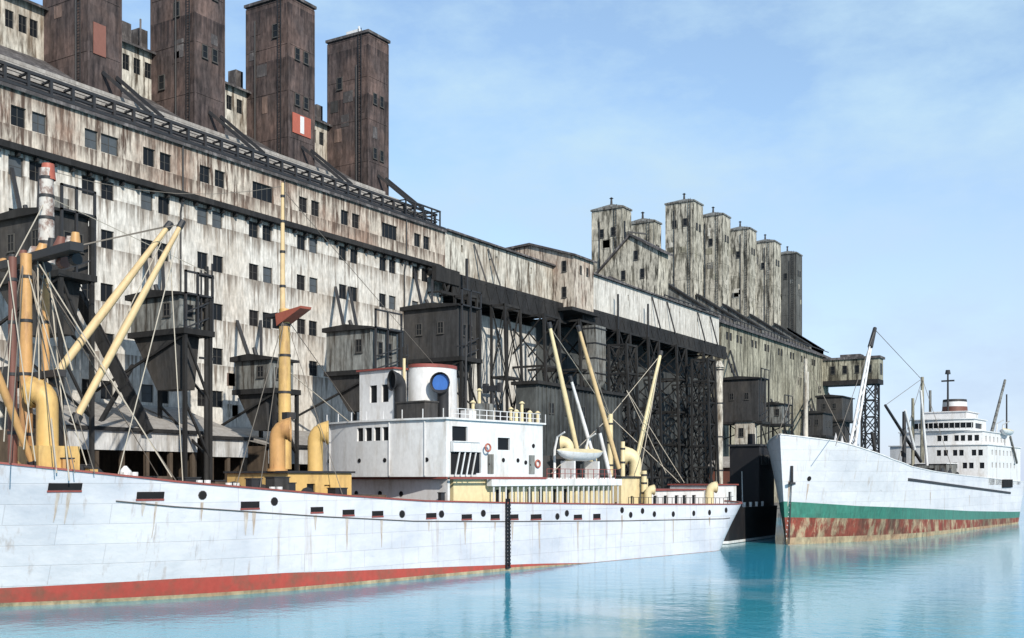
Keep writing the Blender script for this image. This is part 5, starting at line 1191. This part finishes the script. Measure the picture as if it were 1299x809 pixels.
for px, t in ((1120, 4), (1150, 6), (1195, 6), (1205, 4), (1185, 7)):
    a_ = T.sat(px, t); zz = dk2(a_); c = fT(a_, t, zz+1.1); mb = MB(); mb.tube(c-T.n*1.4, c+T.n*1.4, .5, .5, 10); mb.tube(c-T.n*1.45, c-T.n*1.2, .95, .95, 10); mb.tube(c+T.n*1.2, c+T.n*1.45, .95, .95, 10); mb.obox(fT, a_-1, a_+1, t-1.1, t+1.1, zz, zz+.5); mb.build('winch', M['iron'], s2)
for (p0, p1, t0_, t1_) in (((1022, 457), (985, 556), 0, 0), ((1022, 457), (1080, 572), 0, 6), ((1110, 418), (1170, 482), 2, 0), ((1170, 480), (1123, 514), 0, 3), ((1170, 480), (1208, 595), 0, 8), ((1170, 480), (1135, 598), 0, 7), ((1110, 418), (1060, 565), 2, 7)): MB().wire(T.SP(*p0, t0_), T.SP(*p1, t1_), .05).build('rigging_wire', M['rope'], s2)
mb = MB()
for k in range(10): a_ = 1.5+k*1.3; w_ = max(0, T.hb(max(0, a_/112), 1)-.3); mb.bar(fT(a_, w_, T.sheer(a_)), fT(a_, w_, T.sheer(a_)+.6), .08)
mb.build('bow_railing', M['iron'], s2)

for px, py, w_, l_ in ((1004, 607, .5, 3.5), (1028, 611, .3, 2.2), (1180, 622, .3, 2), (1230, 626, .3, 2)): stain(T, s2, px, py, w_, l_)
for k in range(9):
    zz = .9+k*.6; a_ = 1.2+.02*zz; q = T.surf(a_+.8, zz)[0]; MB().bar(q+T.n*.03, q+T.d*.32+T.n*.05, .05, .16).build('draught_mark', M['white'], s2)
# ---- black barge between the two ships
bx0, bx1, by0, by1 = -63.0, -54.4, 144.6, 169.0
bg_ = thing('harbour_barge', 'black hulled barge lying between the two white ships', 'barge', ((bx0+bx1)/2, (by0+by1)/2, 0))
mb = MB(); ring = lambda z, i, bow: [(bx0+i, by0+i+bow, z), (bx1-i-1.5, by0+i-bow*.0, z), (bx1-i, by0+1.6+i, z), (bx1-i, by1-2-i, z), (bx1-2-i, by1-i, z), (bx0+i, by1-i, z)]
rz_ = [ring(-1, .4, 0), ring(.06, .25, 0), ring(.42, .22, 0), ring(5.0, 0, 0)]
for i in range(3): mb.add(rz_[i]+rz_[i+1], [(k, (k+1) % 6, (k+1) % 6+6, k+6) for k in range(6)], 1 if i == 1 else 0)
mb.add(rz_[-1], [tuple(range(6))], 0); mb.build('hull', [M['black'], M['white']], bg_)
mb = MB()
for k in range(7): y = by0+.8+k*2.6; mb.tube((bx1-.35, y, 5.0), (bx1-.35, y, 5.7), .18, .22, 8)
mb.build('bollard', M['white'], bg_)
yk0, yk1 = 160.0, 167.0
mb = MB(); mb.box(-59.5, bx1-.5, yk0, yk1, 5.002, 14.0); kb = mb.build('deckhouse', M['black'], bg_)
mb = MB(); mb.box(-59.8, bx1-.2, yk0-.3, yk1+.3, 14.002, 14.3); mb.build('deckhouse_roof', M['iron'], kb)
for y in (161.5, 163.5, 165.5): window(kb, (bx1-.45, y, 12), 1.2, 1.4, 0, 0, 0)
MB().tube((-57.5, 164, 14.3), (-57.5, 164, 16.0), .6, .55, 16).build('smokestack', M['black'], bg_, smooth=True)
